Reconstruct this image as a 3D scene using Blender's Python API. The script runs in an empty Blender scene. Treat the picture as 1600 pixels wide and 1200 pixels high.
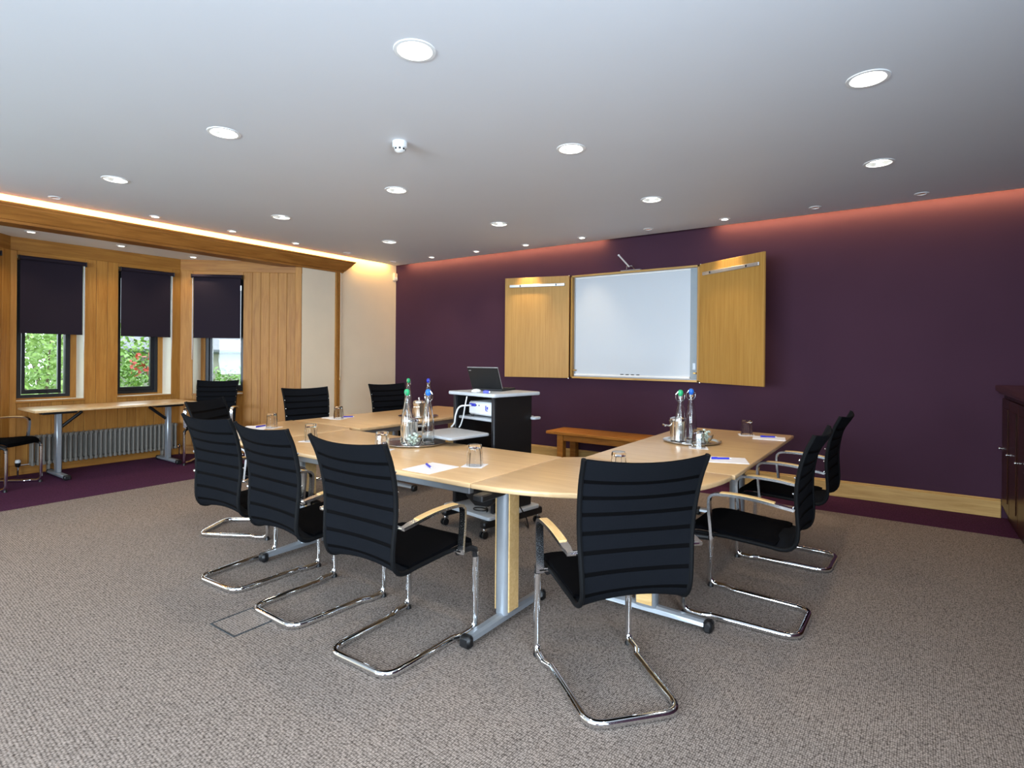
import bpy, bmesh, math, random
from mathutils import Vector, Matrix
random.seed(7)
scene = bpy.context.scene
COL = scene.collection
R = math.radians

# ------------------------------------------------------------------ camera
cam_d = bpy.data.cameras.new('camera')
cam = bpy.data.objects.new('camera', cam_d)
COL.objects.link(cam)
scene.camera = cam
cam_d.sensor_width = 36.0
cam_d.lens = 869.53 / 1600 * 36.0
cam_d.shift_y = -44.84 / 1600
cam_d.clip_start = 0.05
cam_d.clip_end = 200
cam.matrix_world = (Matrix.Translation((6.985, -6.51, 1.4)) @ Matrix.Rotation(R(35.19), 4, 'Z')
                    @ Matrix.Rotation(R(90), 4, 'X') @ Matrix.Rotation(0.008, 4, 'Z'))

# ------------------------------------------------------------------ world, lights, exposure
scene.view_settings.view_transform = 'Standard'
scene.view_settings.look = 'None'
scene.view_settings.gamma = 1.0
scene.view_settings.use_curve_mapping = False
scene.view_settings.exposure = 0.0

world = bpy.data.worlds.new('overcast_sky')
scene.world = world
world.use_nodes = True
bg = world.node_tree.nodes['Background']
bg.inputs[0].default_value = (0.80, 0.90, 1.0, 1)
bg.inputs[1].default_value = 5.5


def area_light(name, loc, rot, sx, sy, power, color, spread=180, shape='RECTANGLE'):
    d = bpy.data.lights.new(name, 'AREA')
    d.shape = shape
    d.size = sx
    if shape in ('RECTANGLE', 'ELLIPSE'):
        d.size_y = sy
    d.energy = power
    d.color = color
    d.spread = R(spread)
    o = bpy.data.objects.new(name, d)
    COL.objects.link(o)
    o.location = loc
    o.rotation_euler = rot
    return o


# daylight arriving through the room's other windows (behind and beside the camera)
DAY = (0.68, 0.84, 1.0)
area_light('daylight_front_window', (5.0, -11.75, 1.55), (R(111), 0, 0), 5.0, 1.7, 800, DAY)
area_light('daylight_left_window', (-0.35, -7.25, 1.5), (0, R(-90), 0), 1.7, 1.8, 6, DAY)
area_light('daylight_right_window', (8.42, -7.0, 1.6), (0, R(112), 0), 1.6, 2.6, 290, DAY)
WARM = (1.0, 0.78, 0.52)

# ------------------------------------------------------------------ mesh helpers
class MB:
    def __init__(self):
        self.v = []
        self.f = []

    def add(self, vs, fs):
        n = len(self.v)
        self.v += [tuple(p) for p in vs]
        self.f += [tuple(i + n for i in f) for f in fs]
        return self

    def box(self, x0, x1, y0, y1, z0, z1):
        x0, x1 = min(x0, x1), max(x0, x1)
        y0, y1 = min(y0, y1), max(y0, y1)
        z0, z1 = min(z0, z1), max(z0, z1)
        return self.add([(x0, y0, z0), (x1, y0, z0), (x1, y1, z0), (x0, y1, z0), (x0, y0, z1), (x1, y0, z1), (x1, y1, z1), (x0, y1, z1)],
                        [(0, 3, 2, 1), (4, 5, 6, 7), (0, 1, 5, 4), (1, 2, 6, 5), (2, 3, 7, 6), (3, 0, 4, 7)])

    def rbox(self, x0, x1, y0, y1, z0, z1, b=0.004):
        """box with all its edges chamfered"""
        bm = bmesh.new()
        bmesh.ops.create_cube(bm, size=1)
        bmesh.ops.scale(bm, vec=(abs(x1 - x0), abs(y1 - y0), abs(z1 - z0)), verts=bm.verts)
        bmesh.ops.translate(bm, vec=((x0 + x1) / 2, (y0 + y1) / 2, (z0 + z1) / 2), verts=bm.verts)
        b = min(b, 0.45 * min(abs(x1 - x0), abs(y1 - y0), abs(z1 - z0)))
        bmesh.ops.bevel(bm, geom=bm.edges[:], offset=b, segments=1, affect='EDGES')
        bm.verts.index_update()
        self.add([v.co for v in bm.verts], [[v.index for v in f.verts] for f in bm.faces])
        bm.free()
        return self

    def prism(self, poly, z0, z1, b=0.0, seg=3):
        """vertical extrusion of a CCW polygon; b rounds the top and bottom rims"""
        rings = []
        if b <= 0:
            rings = [(0, z0), (0, z1)]
        else:
            for i in range(seg + 1):
                a = math.pi / 2 * i / seg
                rings.append((b * (1 - math.sin(a)), z0 + b * (1 - math.cos(a))))
            for i in range(seg + 1):
                a = math.pi / 2 * i / seg
                rings.append((b * (1 - math.cos(a)), z1 - b * (1 - math.sin(a))))
        n = len(poly)
        P = [Vector((p[0], p[1])) for p in poly]
        nor = []
        for i in range(n):
            e1 = (P[i] - P[i - 1]).normalized()
            e2 = (P[(i + 1) % n] - P[i]).normalized()
            n1 = Vector((e1.y, -e1.x))
            n2 = Vector((e2.y, -e2.x))
            m = (n1 + n2)
            m = m / max(0.35, m.length_squared / 2) if m.length > 1e-6 else n1
            nor.append(m)
        vs = []
        for off, z in rings:
            for i in range(n):
                q = P[i] - nor[i] * off
                vs.append((q.x, q.y, z))
        fs = [tuple(reversed(range(n)))]
        for k in range(len(rings) - 1):
            for i in range(n):
                j = (i + 1) % n
                fs.append((k * n + i, k * n + j, (k + 1) * n + j, (k + 1) * n + i))
        fs.append(tuple((len(rings) - 1) * n + i for i in range(n)))
        return self.add(vs, fs)

    def tube(self, path, r, seg=10, closed=False, caps=True):
        P = [Vector(p) for p in path]
        n = len(P)
        rr = r if isinstance(r, (list, tuple)) else [r] * n
        T = []
        for i in range(n):
            a = P[i - 1] if (i > 0 or closed) else P[i]
            b = P[(i + 1) % n] if (i < n - 1 or closed) else P[i]
            T.append((b - a).normalized())
        up = Vector((0, 0, 1)) if abs(T[0].z) < 0.9 else Vector((1, 0, 0))
        N = (up - T[0] * up.dot(T[0])).normalized()
        vs = []
        for i in range(n):
            if i:
                q = T[i - 1].rotation_difference(T[i])
                N = (q @ N)
                N = (N - T[i] * N.dot(T[i])).normalized()
            B = T[i].cross(N)
            for k in range(seg):
                a = 2 * math.pi * k / seg
                vs.append(P[i] + (N * math.cos(a) + B * math.sin(a)) * rr[i])
        fs = []
        for i in range(n if closed else n - 1):
            j = (i + 1) % n
            for k in range(seg):
                m = (k + 1) % seg
                fs.append((i * seg + k, i * seg + m, j * seg + m, j * seg + k))
        if caps and not closed:
            fs.append(tuple(reversed(range(seg))))
            fs.append(tuple((n - 1) * seg + k for k in range(seg)))
        return self.add(vs, fs)

    def lathe(self, prof, seg=24, c=(0, 0, 0), close=False, flip=False):
        """prof: list of (r, z); rotates about z"""
        vs = []
        n = len(prof)
        for r, z in prof:
            for k in range(seg):
                a = 2 * math.pi * k / seg
                vs.append((c[0] + r * math.cos(a), c[1] + r * math.sin(a), c[2] + z))
        fs = []
        rng = n if close else n - 1
        for i in range(rng):
            j = (i + 1) % n
            for k in range(seg):
                m = (k + 1) % seg
                fs.append((i * seg + k, i * seg + m, j * seg + m, j * seg + k))
        if not close:
            if prof[0][0] > 1e-6:
                fs.append(tuple(reversed(range(seg))))
            if prof[-1][0] > 1e-6:
                fs.append(tuple((n - 1) * seg + k for k in range(seg)))
        return self.add(vs, fs)

    def sphere(self, c, r, seg=12, rings=8, sz=1.0):
        return self.lathe([(max(1e-5, r * math.sin(math.pi * i / rings)), -r * sz * math.cos(math.pi * i / rings)) for i in range(rings + 1)], seg, c)

    def ribbon(self, path, lat, t, w):
        """flat bar: path of (s, z) in the plane y=lat, thickness t, width w"""
        n = len(path)
        vs = []
        for i in range(n):
            a = Vector(path[max(0, i - 1)])
            b = Vector(path[min(n - 1, i + 1)])
            d = (b - a).normalized()
            nn = Vector((-d.y, d.x)) * t / 2
            p = Vector(path[i])
            ww = w[i] if isinstance(w, (list, tuple)) else w
            for sgn, l in ((1, -1), (1, 1), (-1, 1), (-1, -1)):
                vs.append((p.x + sgn * nn.x, lat + l * ww / 2, p.y + sgn * nn.y))
        fs = [(0, 1, 2, 3), tuple((n - 1) * 4 + k for k in (3, 2, 1, 0))]
        for i in range(n - 1):
            for k in range(4):
                m = (k + 1) % 4
                fs.append((i * 4 + k, (i + 1) * 4 + k, (i + 1) * 4 + m, i * 4 + m))
        return self.add(vs, fs)

    def move(self, M):
        self.v = [tuple(M @ Vector(p)) for p in self.v]
        return self

    def mesh(self, name, mat, smooth=False):
        me = bpy.data.meshes.new(name)
        me.from_pydata(self.v, [], self.f)
        bm = bmesh.new()
        bm.from_mesh(me)
        bmesh.ops.remove_doubles(bm, verts=bm.verts, dist=1e-6)
        bmesh.ops.recalc_face_normals(bm, faces=bm.faces)
        bm.to_mesh(me)
        bm.free()
        if mat:
            me.materials.append(mat)
        if smooth:
            me.polygons.foreach_set('use_smooth', [True] * len(me.polygons))
            try:
                me.set_sharp_from_angle(angle=R(40))
            except Exception:
                pass
        me.update()
        return me

    def build(self, name, mat, parent=None, smooth=False, loc=None, rotz=0.0):
        return link(name, self.mesh(name, mat, smooth), parent, loc, rotz)


def link(name, data, parent=None, loc=None, rotz=0.0):
    o = bpy.data.objects.new(name, data)
    COL.objects.link(o)
    if parent:
        o.parent = parent
    if loc is not None:
        o.location = loc
    if rotz:
        o.rotation_euler = (0, 0, rotz)
    return o


def tag(o, label, cat, group=None, kind=None):
    o['label'] = label
    o['category'] = cat
    if group:
        o['group'] = group
    if kind:
        o['kind'] = kind
    return o


def thing(name, label, cat, loc=(0, 0, 0), rotz=0.0, group=None):
    o = link(name, None, None, loc, rotz)
    o.empty_display_size = 0.1
    return tag(o, label, cat, group)


def struct(o, label=None):
    o['kind'] = 'structure'
    if label:
        o['label'] = label
    return o


def copy_tree(o, parent=None):
    c = o.copy()
    COL.objects.link(c)
    c.parent = parent
    for ch in [k for k in bpy.data.objects if k.parent == o]:
        copy_tree(ch, c)
    return c


def fillet(pts, rad, n=6):
    """round the corners of a polyline; rad a number or a list for each inner point"""
    P = [Vector(p) for p in pts]
    out = [P[0]]
    for i in range(1, len(P) - 1):
        r = rad[i - 1] if isinstance(rad, (list, tuple)) else rad
        a, b, c = P[i - 1], P[i], P[i + 1]
        d1 = (a - b)
        d2 = (c - b)
        l1, l2 = d1.length, d2.length
        d1.normalize()
        d2.normalize()
        ang = d1.angle(d2)
        t = min(r / max(1e-6, math.tan(ang / 2)), 0.49 * l1, 0.49 * l2)
        p0, p1 = b + d1 * t, b + d2 * t
        for k in range(n + 1):
            u = k / n
            out.append(p0 * (1 - u) ** 2 + b * 2 * u * (1 - u) + p1 * u ** 2)
    out.append(P[-1])
    return out


# ------------------------------------------------------------------ materials
def srgb(r, g, b):
    def c(x):
        x /= 255.0
        return x / 12.92 if x <= 0.04045 else ((x + 0.055) / 1.055) ** 2.4
    return (c(r), c(g), c(b), 1)


def new_mat(name):
    m = bpy.data.materials.new(name)
    m.use_nodes = True
    nt = m.node_tree
    return m, nt, nt.nodes['Principled BSDF']


def coords(nt, scale=(1, 1, 1), rnd=False):
    tc = nt.nodes.new('ShaderNodeTexCoord')
    mp = nt.nodes.new('ShaderNodeMapping')
    mp.inputs['Scale'].default_value = scale
    nt.links.new(tc.outputs['Object'], mp.inputs['Vector'])
    if rnd:
        oi = nt.nodes.new('ShaderNodeObjectInfo')
        ml = nt.nodes.new('ShaderNodeMath')
        ml.operation = 'MULTIPLY'
        ml.inputs[1].default_value = 37.0
        nt.links.new(oi.outputs['Random'], ml.inputs[0])
        cb = nt.nodes.new('ShaderNodeCombineXYZ')
        for k in range(3):
            nt.links.new(ml.outputs[0], cb.inputs[k])
        nt.links.new(cb.outputs[0], mp.inputs['Location'])
    return mp.outputs['Vector']


def plain(name, col, rough=0.5, metal=0.0, vary=0.06, scale=30, bump=0.0, bscale=None, spec=0.5, sheen=0.0):
    m, nt, b = new_mat(name)
    n = nt.nodes.new('ShaderNodeTexNoise')
    n.inputs['Scale'].default_value = scale
    n.inputs['Detail'].default_value = 3
    nt.links.new(coords(nt), n.inputs['Vector'])
    r = nt.nodes.new('ShaderNodeValToRGB')
    r.color_ramp.elements[0].position = 0.3
    r.color_ramp.elements[1].position = 0.7
    r.color_ramp.elements[0].color = [c * (1 - vary) for c in col[:3]] + [1]
    r.color_ramp.elements[1].color = [min(1, c * (1 + vary)) for c in col[:3]] + [1]
    nt.links.new(n.outputs['Fac'], r.inputs['Fac'])
    nt.links.new(r.outputs['Color'], b.inputs['Base Color'])
    b.inputs['Roughness'].default_value = rough
    b.inputs['Metallic'].default_value = metal
    b.inputs['Specular IOR Level'].default_value = spec
    if sheen:
        b.inputs['Sheen Weight'].default_value = sheen
    if bump:
        n2 = nt.nodes.new('ShaderNodeTexNoise')
        n2.inputs['Scale'].default_value = bscale or scale * 6
        n2.inputs['Detail'].default_value = 2
        nt.links.new(coords(nt), n2.inputs['Vector'])
        bp = nt.nodes.new('ShaderNodeBump')
        bp.inputs['Strength'].default_value = bump
        bp.inputs['Distance'].default_value = 0.002
        nt.links.new(n2.outputs['Fac'], bp.inputs['Height'])
        nt.links.new(bp.outputs['Normal'], b.inputs['Normal'])
    return m


def wood(name, c0, c1, axis='z', rough=0.42, scale=9.0, stretch=14.0, rnd=True, spec=0.28, contrast=(0.3, 0.72)):
    m, nt, b = new_mat(name)
    s = {'x': (scale / stretch, scale, scale), 'y': (scale, scale / stretch, scale), 'z': (scale, scale, scale / stretch)}[axis]
    vec = coords(nt, s, rnd)
    n = nt.nodes.new('ShaderNodeTexNoise')
    n.inputs['Scale'].default_value = 3.2
    n.inputs['Detail'].default_value = 6
    n.inputs['Roughness'].default_value = 0.65
    n.inputs['Distortion'].default_value = 0.5
    nt.links.new(vec, n.inputs['Vector'])
    r = nt.nodes.new('ShaderNodeValToRGB')
    r.color_ramp.elements[0].position = contrast[0]
    r.color_ramp.elements[1].position = contrast[1]
    r.color_ramp.elements[0].color = c0
    r.color_ramp.elements[1].color = c1
    nt.links.new(n.outputs['Fac'], r.inputs['Fac'])
    out = r.outputs['Color']
    if rnd:
        oi = nt.nodes.new('ShaderNodeObjectInfo')
        mr = nt.nodes.new('ShaderNodeMapRange')
        mr.inputs['To Min'].default_value = 0.88
        mr.inputs['To Max'].default_value = 1.1
        nt.links.new(oi.outputs['Random'], mr.inputs['Value'])
        hs = nt.nodes.new('ShaderNodeHueSaturation')
        nt.links.new(mr.outputs[0], hs.inputs['Value'])
        nt.links.new(out, hs.inputs['Color'])
        out = hs.outputs['Color']
    nt.links.new(out, b.inputs['Base Color'])
    b.inputs['Roughness'].default_value = rough
    b.inputs['Specular IOR Level'].default_value = spec
    bp = nt.nodes.new('ShaderNodeBump')
    bp.inputs['Strength'].default_value = 0.08
    bp.inputs['Distance'].default_value = 0.001
    nt.links.new(n.outputs['Fac'], bp.inputs['Height'])
    nt.links.new(bp.outputs['Normal'], b.inputs['Normal'])
    return m


def emit(name, col, strength):
    m, nt, b = new_mat(name)
    b.inputs['Base Color'].default_value = (*col, 1)
    b.inputs['Emission Color'].default_value = (*col, 1)
    b.inputs['Emission Strength'].default_value = strength
    return m


def glass(name, col=(1, 1, 1), ior=1.45, rough=0.0):
    m, nt, b = new_mat(name)
    b.inputs['Base Color'].default_value = (*col, 1)
    b.inputs['Transmission Weight'].default_value = 1.0
    b.inputs['Roughness'].default_value = rough
    b.inputs['IOR'].default_value = ior
    return m


def pane_glass(name):
    m, nt, b = new_mat(name)
    nt.nodes.remove(b)
    out = nt.nodes['Material Output']
    tr = nt.nodes.new('ShaderNodeBsdfTransparent')
    tr.inputs[0].default_value = (0.96, 0.98, 0.97, 1)
    gl = nt.nodes.new('ShaderNodeBsdfGlossy')
    gl.inputs['Roughness'].default_value = 0.02
    mx = nt.nodes.new('ShaderNodeMixShader')
    fr = nt.nodes.new('ShaderNodeFresnel')
    fr.inputs['IOR'].default_value = 1.3
    nt.links.new(fr.outputs[0], mx.inputs[0])
    nt.links.new(tr.outputs[0], mx.inputs[1])
    nt.links.new(gl.outputs[0], mx.inputs[2])
    nt.links.new(mx.outputs[0], out.inputs[0])
    return m


def carpet(name, dark, light, rib, bumpd=0.004, patch=0.10):
    """looped carpet: fine rows of loops plus soft mottling"""
    m, nt, b = new_mat(name)
    vec = coords(nt)
    v = nt.nodes.new('ShaderNodeTexVoronoi')
    v.inputs['Scale'].default_value = rib
    v.inputs['Randomness'].default_value = 0.4
    mp = nt.nodes.new('ShaderNodeMapping')
    mp.inputs['Scale'].default_value = (1.0, 0.62, 1.0)
    mp.inputs['Rotation'].default_value = (0, 0, R(2))
    nt.links.new(vec, mp.inputs['Vector'])
    nt.links.new(mp.outputs[0], v.inputs['Vector'])
    n = nt.nodes.new('ShaderNodeTexNoise')
    n.inputs['Scale'].default_value = rib * 0.5
    n.inputs['Detail'].default_value = 2
    nt.links.new(vec, n.inputs['Vector'])
    ad = nt.nodes.new('ShaderNodeMath')
    ad.operation = 'MULTIPLY_ADD'
    ad.inputs[1].default_value = 0.75
    nt.links.new(v.outputs['Distance'], ad.inputs[0])
    sub = nt.nodes.new('ShaderNodeMath')
    sub.operation = 'MULTIPLY'
    sub.inputs[1].default_value = 0.28
    nt.links.new(n.outputs['Fac'], sub.inputs[0])
    nt.links.new(sub.outputs[0], ad.inputs[2])
    r = nt.nodes.new('ShaderNodeValToRGB')
    r.color_ramp.elements[0].position = 0.18
    r.color_ramp.elements[1].position = 0.72
    r.color_ramp.elements[0].color = light
    r.color_ramp.elements[1].color = dark
    nt.links.new(ad.outputs[0], r.inputs['Fac'])
    n2 = nt.nodes.new('ShaderNodeTexNoise')
    n2.inputs['Scale'].default_value = 2.3
    n2.inputs['Detail'].default_value = 4
    nt.links.new(vec, n2.inputs['Vector'])
    mr = nt.nodes.new('ShaderNodeMapRange')
    mr.inputs['To Min'].default_value = 1 - patch
    mr.inputs['To Max'].default_value = 1 + patch
    nt.links.new(n2.outputs['Fac'], mr.inputs['Value'])
    hs = nt.nodes.new('ShaderNodeHueSaturation')
    nt.links.new(mr.outputs[0], hs.inputs['Value'])
    nt.links.new(r.outputs['Color'], hs.inputs['Color'])
    nt.links.new(hs.outputs['Color'], b.inputs['Base Color'])
    b.inputs['Roughness'].default_value = 0.95
    b.inputs['Specular IOR Level'].default_value = 0.15
    bp = nt.nodes.new('ShaderNodeBump')
    bp.invert = True
    bp.inputs['Strength'].default_value = 0.7
    bp.inputs['Distance'].default_value = bumpd
    nt.links.new(ad.outputs[0], bp.inputs['Height'])
    nt.links.new(bp.outputs['Normal'], b.inputs['Normal'])
    return m


M = {}
M['carpet'] = carpet('beige_loop_carpet', srgb(60, 52, 47), srgb(172, 159, 149), 135, 0.003, patch=0.05)
M['carpet_purple'] = carpet('purple_carpet', srgb(42, 16, 36), srgb(86, 42, 76), 130, 0.003)
M['purple'] = plain('purple_paint', srgb(66, 42, 57), 0.8, vary=0.05, scale=1.6, bump=0.04, bscale=220, spec=0.12)
M['cream'] = plain('cream_paint', srgb(224, 208, 182), 0.6, vary=0.02, scale=3, bump=0.03, bscale=200, spec=0.3)
M['cream_light'] = plain('cream_reveal_paint', srgb(236, 230, 212), 0.6, vary=0.015, scale=3, spec=0.3)
M['white_paint'] = plain('white_paint', srgb(240, 240, 238), 0.55, vary=0.012, scale=2, bump=0.02, bscale=250, spec=0.3)
M['ceiling'] = plain('ceiling_paint', srgb(212, 216, 222), 0.6, vary=0.012, scale=1.2, bump=0.02, bscale=180, spec=0.3)
M['oak_panel'] = wood('oak_panelling', srgb(146, 95, 37), srgb(178, 127, 60), 'z', 0.48)
M['oak_rail'] = wood('oak_rail', srgb(138, 88, 34), srgb(172, 121, 56), 'y', 0.42)
M['oak_dark'] = wood('oak_cornice', srgb(120, 74, 28), srgb(162, 108, 50), 'y', 0.4)
M['oak_skirt'] = wood('oak_skirting', srgb(172, 132, 72), srgb(206, 168, 104), 'x', 0.4)
M['beech'] = wood('beech_top', srgb(198, 162, 116), srgb(222, 190, 146), 'x', 0.28, 7, 12, spec=0.5, contrast=(0.25, 0.8))
M['beech_pad'] = wood('beech_arm_pad', srgb(204, 164, 104), srgb(228, 194, 138), 'x', 0.35, 20, 8)
M['maple_door'] = wood('oak_veneer_door', srgb(158, 116, 54), srgb(180, 139, 72), 'z', 0.45, 14, 30)
M['pine'] = wood('orange_oak_bench', srgb(136, 82, 28), srgb(184, 122, 50), 'x', 0.38, 8, 10)
M['mahogany'] = wood('dark_mahogany', srgb(34, 17, 11), srgb(62, 32, 20), 'z', 0.3, 8, 12)
M['mahogany_top'] = wood('dark_mahogany_top', srgb(48, 26, 18), srgb(80, 46, 32), 'y', 0.22, 8, 12)
M['chrome'] = plain('chrome', (0.78, 0.79, 0.80, 1), 0.09, 1.0, vary=0.02)
M['silver'] = plain('silver_powder_coat', srgb(158, 164, 170), 0.35, 0.55, vary=0.03)
M['steel'] = plain('polished_steel', (0.82, 0.82, 0.80, 1), 0.2, 1.0, vary=0.03)
M['alu'] = plain('aluminium', srgb(190, 194, 198), 0.32, 0.8, vary=0.03)
M['black_plastic'] = plain('black_plastic', srgb(12, 12, 14), 0.45, vary=0.1)
M['black_fabric'] = plain('black_seat_fabric', srgb(5, 5, 7), 1.0, vary=0.15, scale=180, bump=0.25, bscale=500, spec=0.05, sheen=0.0)
M['mesh_fabric'] = plain('blue_black_back_fabric', srgb(15, 17, 21), 1.0, vary=0.12, scale=260, bump=0.25, bscale=600, spec=0.08, sheen=0.0)
M['sheer'] = plain('sheer_black_mesh', srgb(4, 4, 5), 0.7, vary=0.1, scale=300, spec=0.05)
M['rail_sleeve'] = plain('black_rail_sleeve', srgb(6, 7, 9), 0.7, vary=0.1, scale=300, spec=0.15)
M['arm_metal'] = plain('polished_arm_metal', (0.62, 0.63, 0.65, 1), 0.2, 1.0, vary=0.02)
M['blind'] = plain('aubergine_blind_fabric', srgb(34, 26, 36), 0.85, vary=0.05, scale=300, spec=0.2)
M['frame_black'] = plain('black_window_frame', srgb(22, 23, 28), 0.4, vary=0.05)
M['radiator'] = plain('grey_radiator_enamel', srgb(118, 113, 104), 0.42, vary=0.04)
M['strip_grey'] = plain('grey_control_strip', srgb(136, 148, 156), 0.5, 0.0, vary=0.02)
M['brass'] = plain('brushed_brass', srgb(190, 150, 84), 0.3, 1.0)
M['white_plastic'] = plain('white_plastic', srgb(228, 230, 230), 0.4, vary=0.02)
M['grey_laminate'] = plain('pale_grey_laminate', srgb(182, 188, 194), 0.4, vary=0.02)
M['whiteboard'] = plain('whiteboard_enamel', srgb(190, 197, 204), 0.3, vary=0.01, scale=1)
M['paper'] = plain('white_paper', srgb(236, 236, 240), 0.7, vary=0.01)
M['blue_pen'] = plain('blue_pen_plastic', srgb(44, 52, 190), 0.35)
M['green_cap'] = plain('green_stopper', srgb(40, 170, 112), 0.4)
M['blue_cap'] = plain('blue_stopper', srgb(30, 110, 214), 0.4)
M['navy_cap'] = plain('dark_blue_stopper', srgb(44, 56, 178), 0.4)
M['glass'] = glass('clear_glass', (0.98, 0.99, 0.985), 1.45)
M['water_glass'] = glass('water_filled_glass', (0.97, 0.985, 0.98), 1.36)
M['pane'] = pane_glass('window_glass')
M['screen'] = plain('dark_screen', srgb(14, 16, 20), 0.2)
M['lamp_big'] = emit('downlight_diffuser', (1.0, 0.93, 0.80), 9.0)
M['lamp_small'] = emit('spot_lens', (1.0, 0.90, 0.74), 14.0)
M['lamp_off'] = plain('unlit_spot_reflector', srgb(226, 138, 40), 0.4, 0.0)
M['cove_tube'] = emit('cove_tube', (1.0, 0.72, 0.32), 3.0)
M['leaf_a'] = plain('leaf_green', srgb(96, 132, 52), 0.5, vary=0.35, scale=9)
M['leaf_b'] = plain('leaf_pale_green', srgb(126, 156, 82), 0.5, vary=0.3, scale=9)
M['leaf_red'] = plain('leaf_red', srgb(160, 58, 44), 0.5, vary=0.3, scale=9)
M['bark'] = plain('bark', srgb(96, 82, 66), 0.8, vary=0.25)
M['lawn'] = plain('lawn', srgb(120, 150, 76), 0.9, vary=0.25, scale=8)
M['stone'] = plain('pale_stone', srgb(126, 123, 114), 0.8, vary=0.14, scale=6, bump=0.4, bscale=12)
M['slate'] = plain('pale_slate', srgb(112, 112, 116), 0.7, vary=0.12, scale=7)
M['gutter'] = plain('grey_gutter', srgb(52, 58, 62), 0.5)
M['mint'] = plain('mint_wrapper', srgb(206, 224, 214), 0.15, 0.35, vary=0.2, scale=60)

# ------------------------------------------------------------------ room shell
ZC = 2.86      # ceiling
ZT = 3.06      # top of the light slots above the ceiling
XR, YF = 8.25, -11.6
BAY = [(0.0, -5.86), (-1.2, -4.66), (-1.2, -2.87), (0.0, -1.78)]   # plan of the bay
ZS = 2.69      # bay soffit
WZ0, WZ1 = 0.83, 2.49   # bay window openings

# floor: beige carpet with a purple border
mb = MB()
mb.box(0.55, XR, YF, -0.69, -0.06, 0.0)
struct(mb.build('floor', M['carpet']), 'beige looped carpet of the meeting room')
mb = MB()
mb.box(0.55, XR, -0.69, 0.0, -0.06, 0.0)
mb.box(0.0, 0.55, YF, 0.0, -0.06, 0.0)
mb.prism([BAY[0], BAY[3], BAY[2], BAY[1]], -0.06, 0.0)
struct(mb.build('floor_border', M['carpet_purple']), 'purple carpet border along the walls and in the bay')

# purple wall
struct(MB().box(-0.3, XR + 0.2, 0.0, 0.2, -0.06, ZT).build('wall_back', M['purple']), 'dark purple painted wall')
# window-side wall with the bay opening and a further window (y -8.1 .. -6.4)
mb = MB()
mb.box(-0.2, 0.0, BAY[3][1], 0.0, -0.06, ZT)
mb.box(-0.2, 0.0, BAY[0][1], BAY[3][1], 2.70, ZT)
mb.box(-0.2, 0.0, -6.35, BAY[0][1], -0.06, ZT)
mb.box(-0.2, 0.0, -8.15, -6.35, -0.06, 0.65)
mb.box(-0.2, 0.0, -8.15, -6.35, 2.4, ZT)
mb.box(-0.2, 0.0, YF - 0.2, -8.15, -0.06, ZT)
struct(mb.build('wall_left', M['cream']), 'cream painted wall beside the bay')
# wall behind the camera with a wide window, and the wall to its right
mb = MB()
mb.box(-0.2, 2.5, YF - 0.2, YF, -0.06, ZT)
mb.box(7.5, XR + 0.2, YF - 0.2, YF, -0.06, ZT)
mb.box(2.5, 7.5, YF - 0.2, YF, -0.06, 0.7)
mb.box(2.5, 7.5, YF - 0.2, YF, 2.4, ZT)
struct(mb.build('wall_front', M['cream']))
mb = MB()
mb.box(XR, XR + 0.2, -5.7, 0.0, -0.06, ZT).box(XR, XR + 0.2, YF, -8.3, -0.06, ZT)
mb.box(XR, XR + 0.2, -8.3, -5.7, -0.06, 0.75).box(XR, XR + 0.2, -8.3, -5.7, 2.4, ZT)
struct(mb.build('wall_right', M['purple']))
w = struct(MB().box(XR + 0.06, XR + 0.14, -8.3, -5.7, 0.75, 0.8).box(XR + 0.06, XR + 0.14, -8.3, -5.7, 2.35, 2.4).build('window_7', M['frame_black']))
for yy in (-8.3, -7.03, -5.75):
    MB().box(XR + 0.07, XR + 0.13, yy, yy + 0.05, 0.8, 2.35).build('mullion', M['frame_black'], w)
struct(MB().box(-0.3, XR + 0.2, YF - 0.2, 0.2, ZT, ZT + 0.1).build('ceiling_upper', M['white_paint']))

# simple glazing of the two windows out of view
for nm, rects in (('window_4', [(2.5 + i * 1.25, 2.5 + (i + 1) * 1.25) for i in range(4)]),):
    w = struct(MB().box(2.5, 7.5, YF - 0.14, YF - 0.06, 0.7, 0.75).box(2.5, 7.5, YF - 0.14, YF - 0.06, 2.35, 2.4).build(nm, M['frame_black']))
    for a, b_ in rects:
        MB().box(a, a + 0.05, YF - 0.13, YF - 0.07, 0.75, 2.35).build('mullion', M['frame_black'], w)
w = struct(MB().box(-0.14, -0.06, -8.15, -6.35, 0.65, 0.7).box(-0.14, -0.06, -8.15, -6.35, 2.35, 2.4).build('window_5', M['frame_black']))
for yy in (-8.15, -7.28, -6.4):
    MB().box(-0.13, -0.07, yy, yy + 0.05, 0.7, 2.35).build('mullion', M['frame_black'], w)

# ------------------------------------------------------------------ ceiling with recesses for the lights
GX = [6.820, 5.054, 3.288, 1.522]           # columns of large downlights (from the right wall to the bay)
GY = [-4.602, -3.069, -1.536]               # rows of large downlights
BIG = [(GX[i], GY[j], i, j) for j in range(3) for i in range(4)] + [(GX[i], GY[0] - 1.533, i, -1) for i in range(4)]
SPOT_B = [(1.19, 1), (2.05, 1), (2.885, 1), (3.72, 1), (4.575, 0), (5.42, 1), (6.265, 0), (7.10, 0)]     # along the purple wall
SPOT_L = [(-0.43, 0), (-1.32, 0), (-2.15, 1), (-3.0, 1), (-3.84, 1), (-4.70, 0)]                          # along the bay
SPOT_BAY = [(-0.72, -4.60), (-0.79, -3.73), (-0.86, -2.86)]


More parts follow.
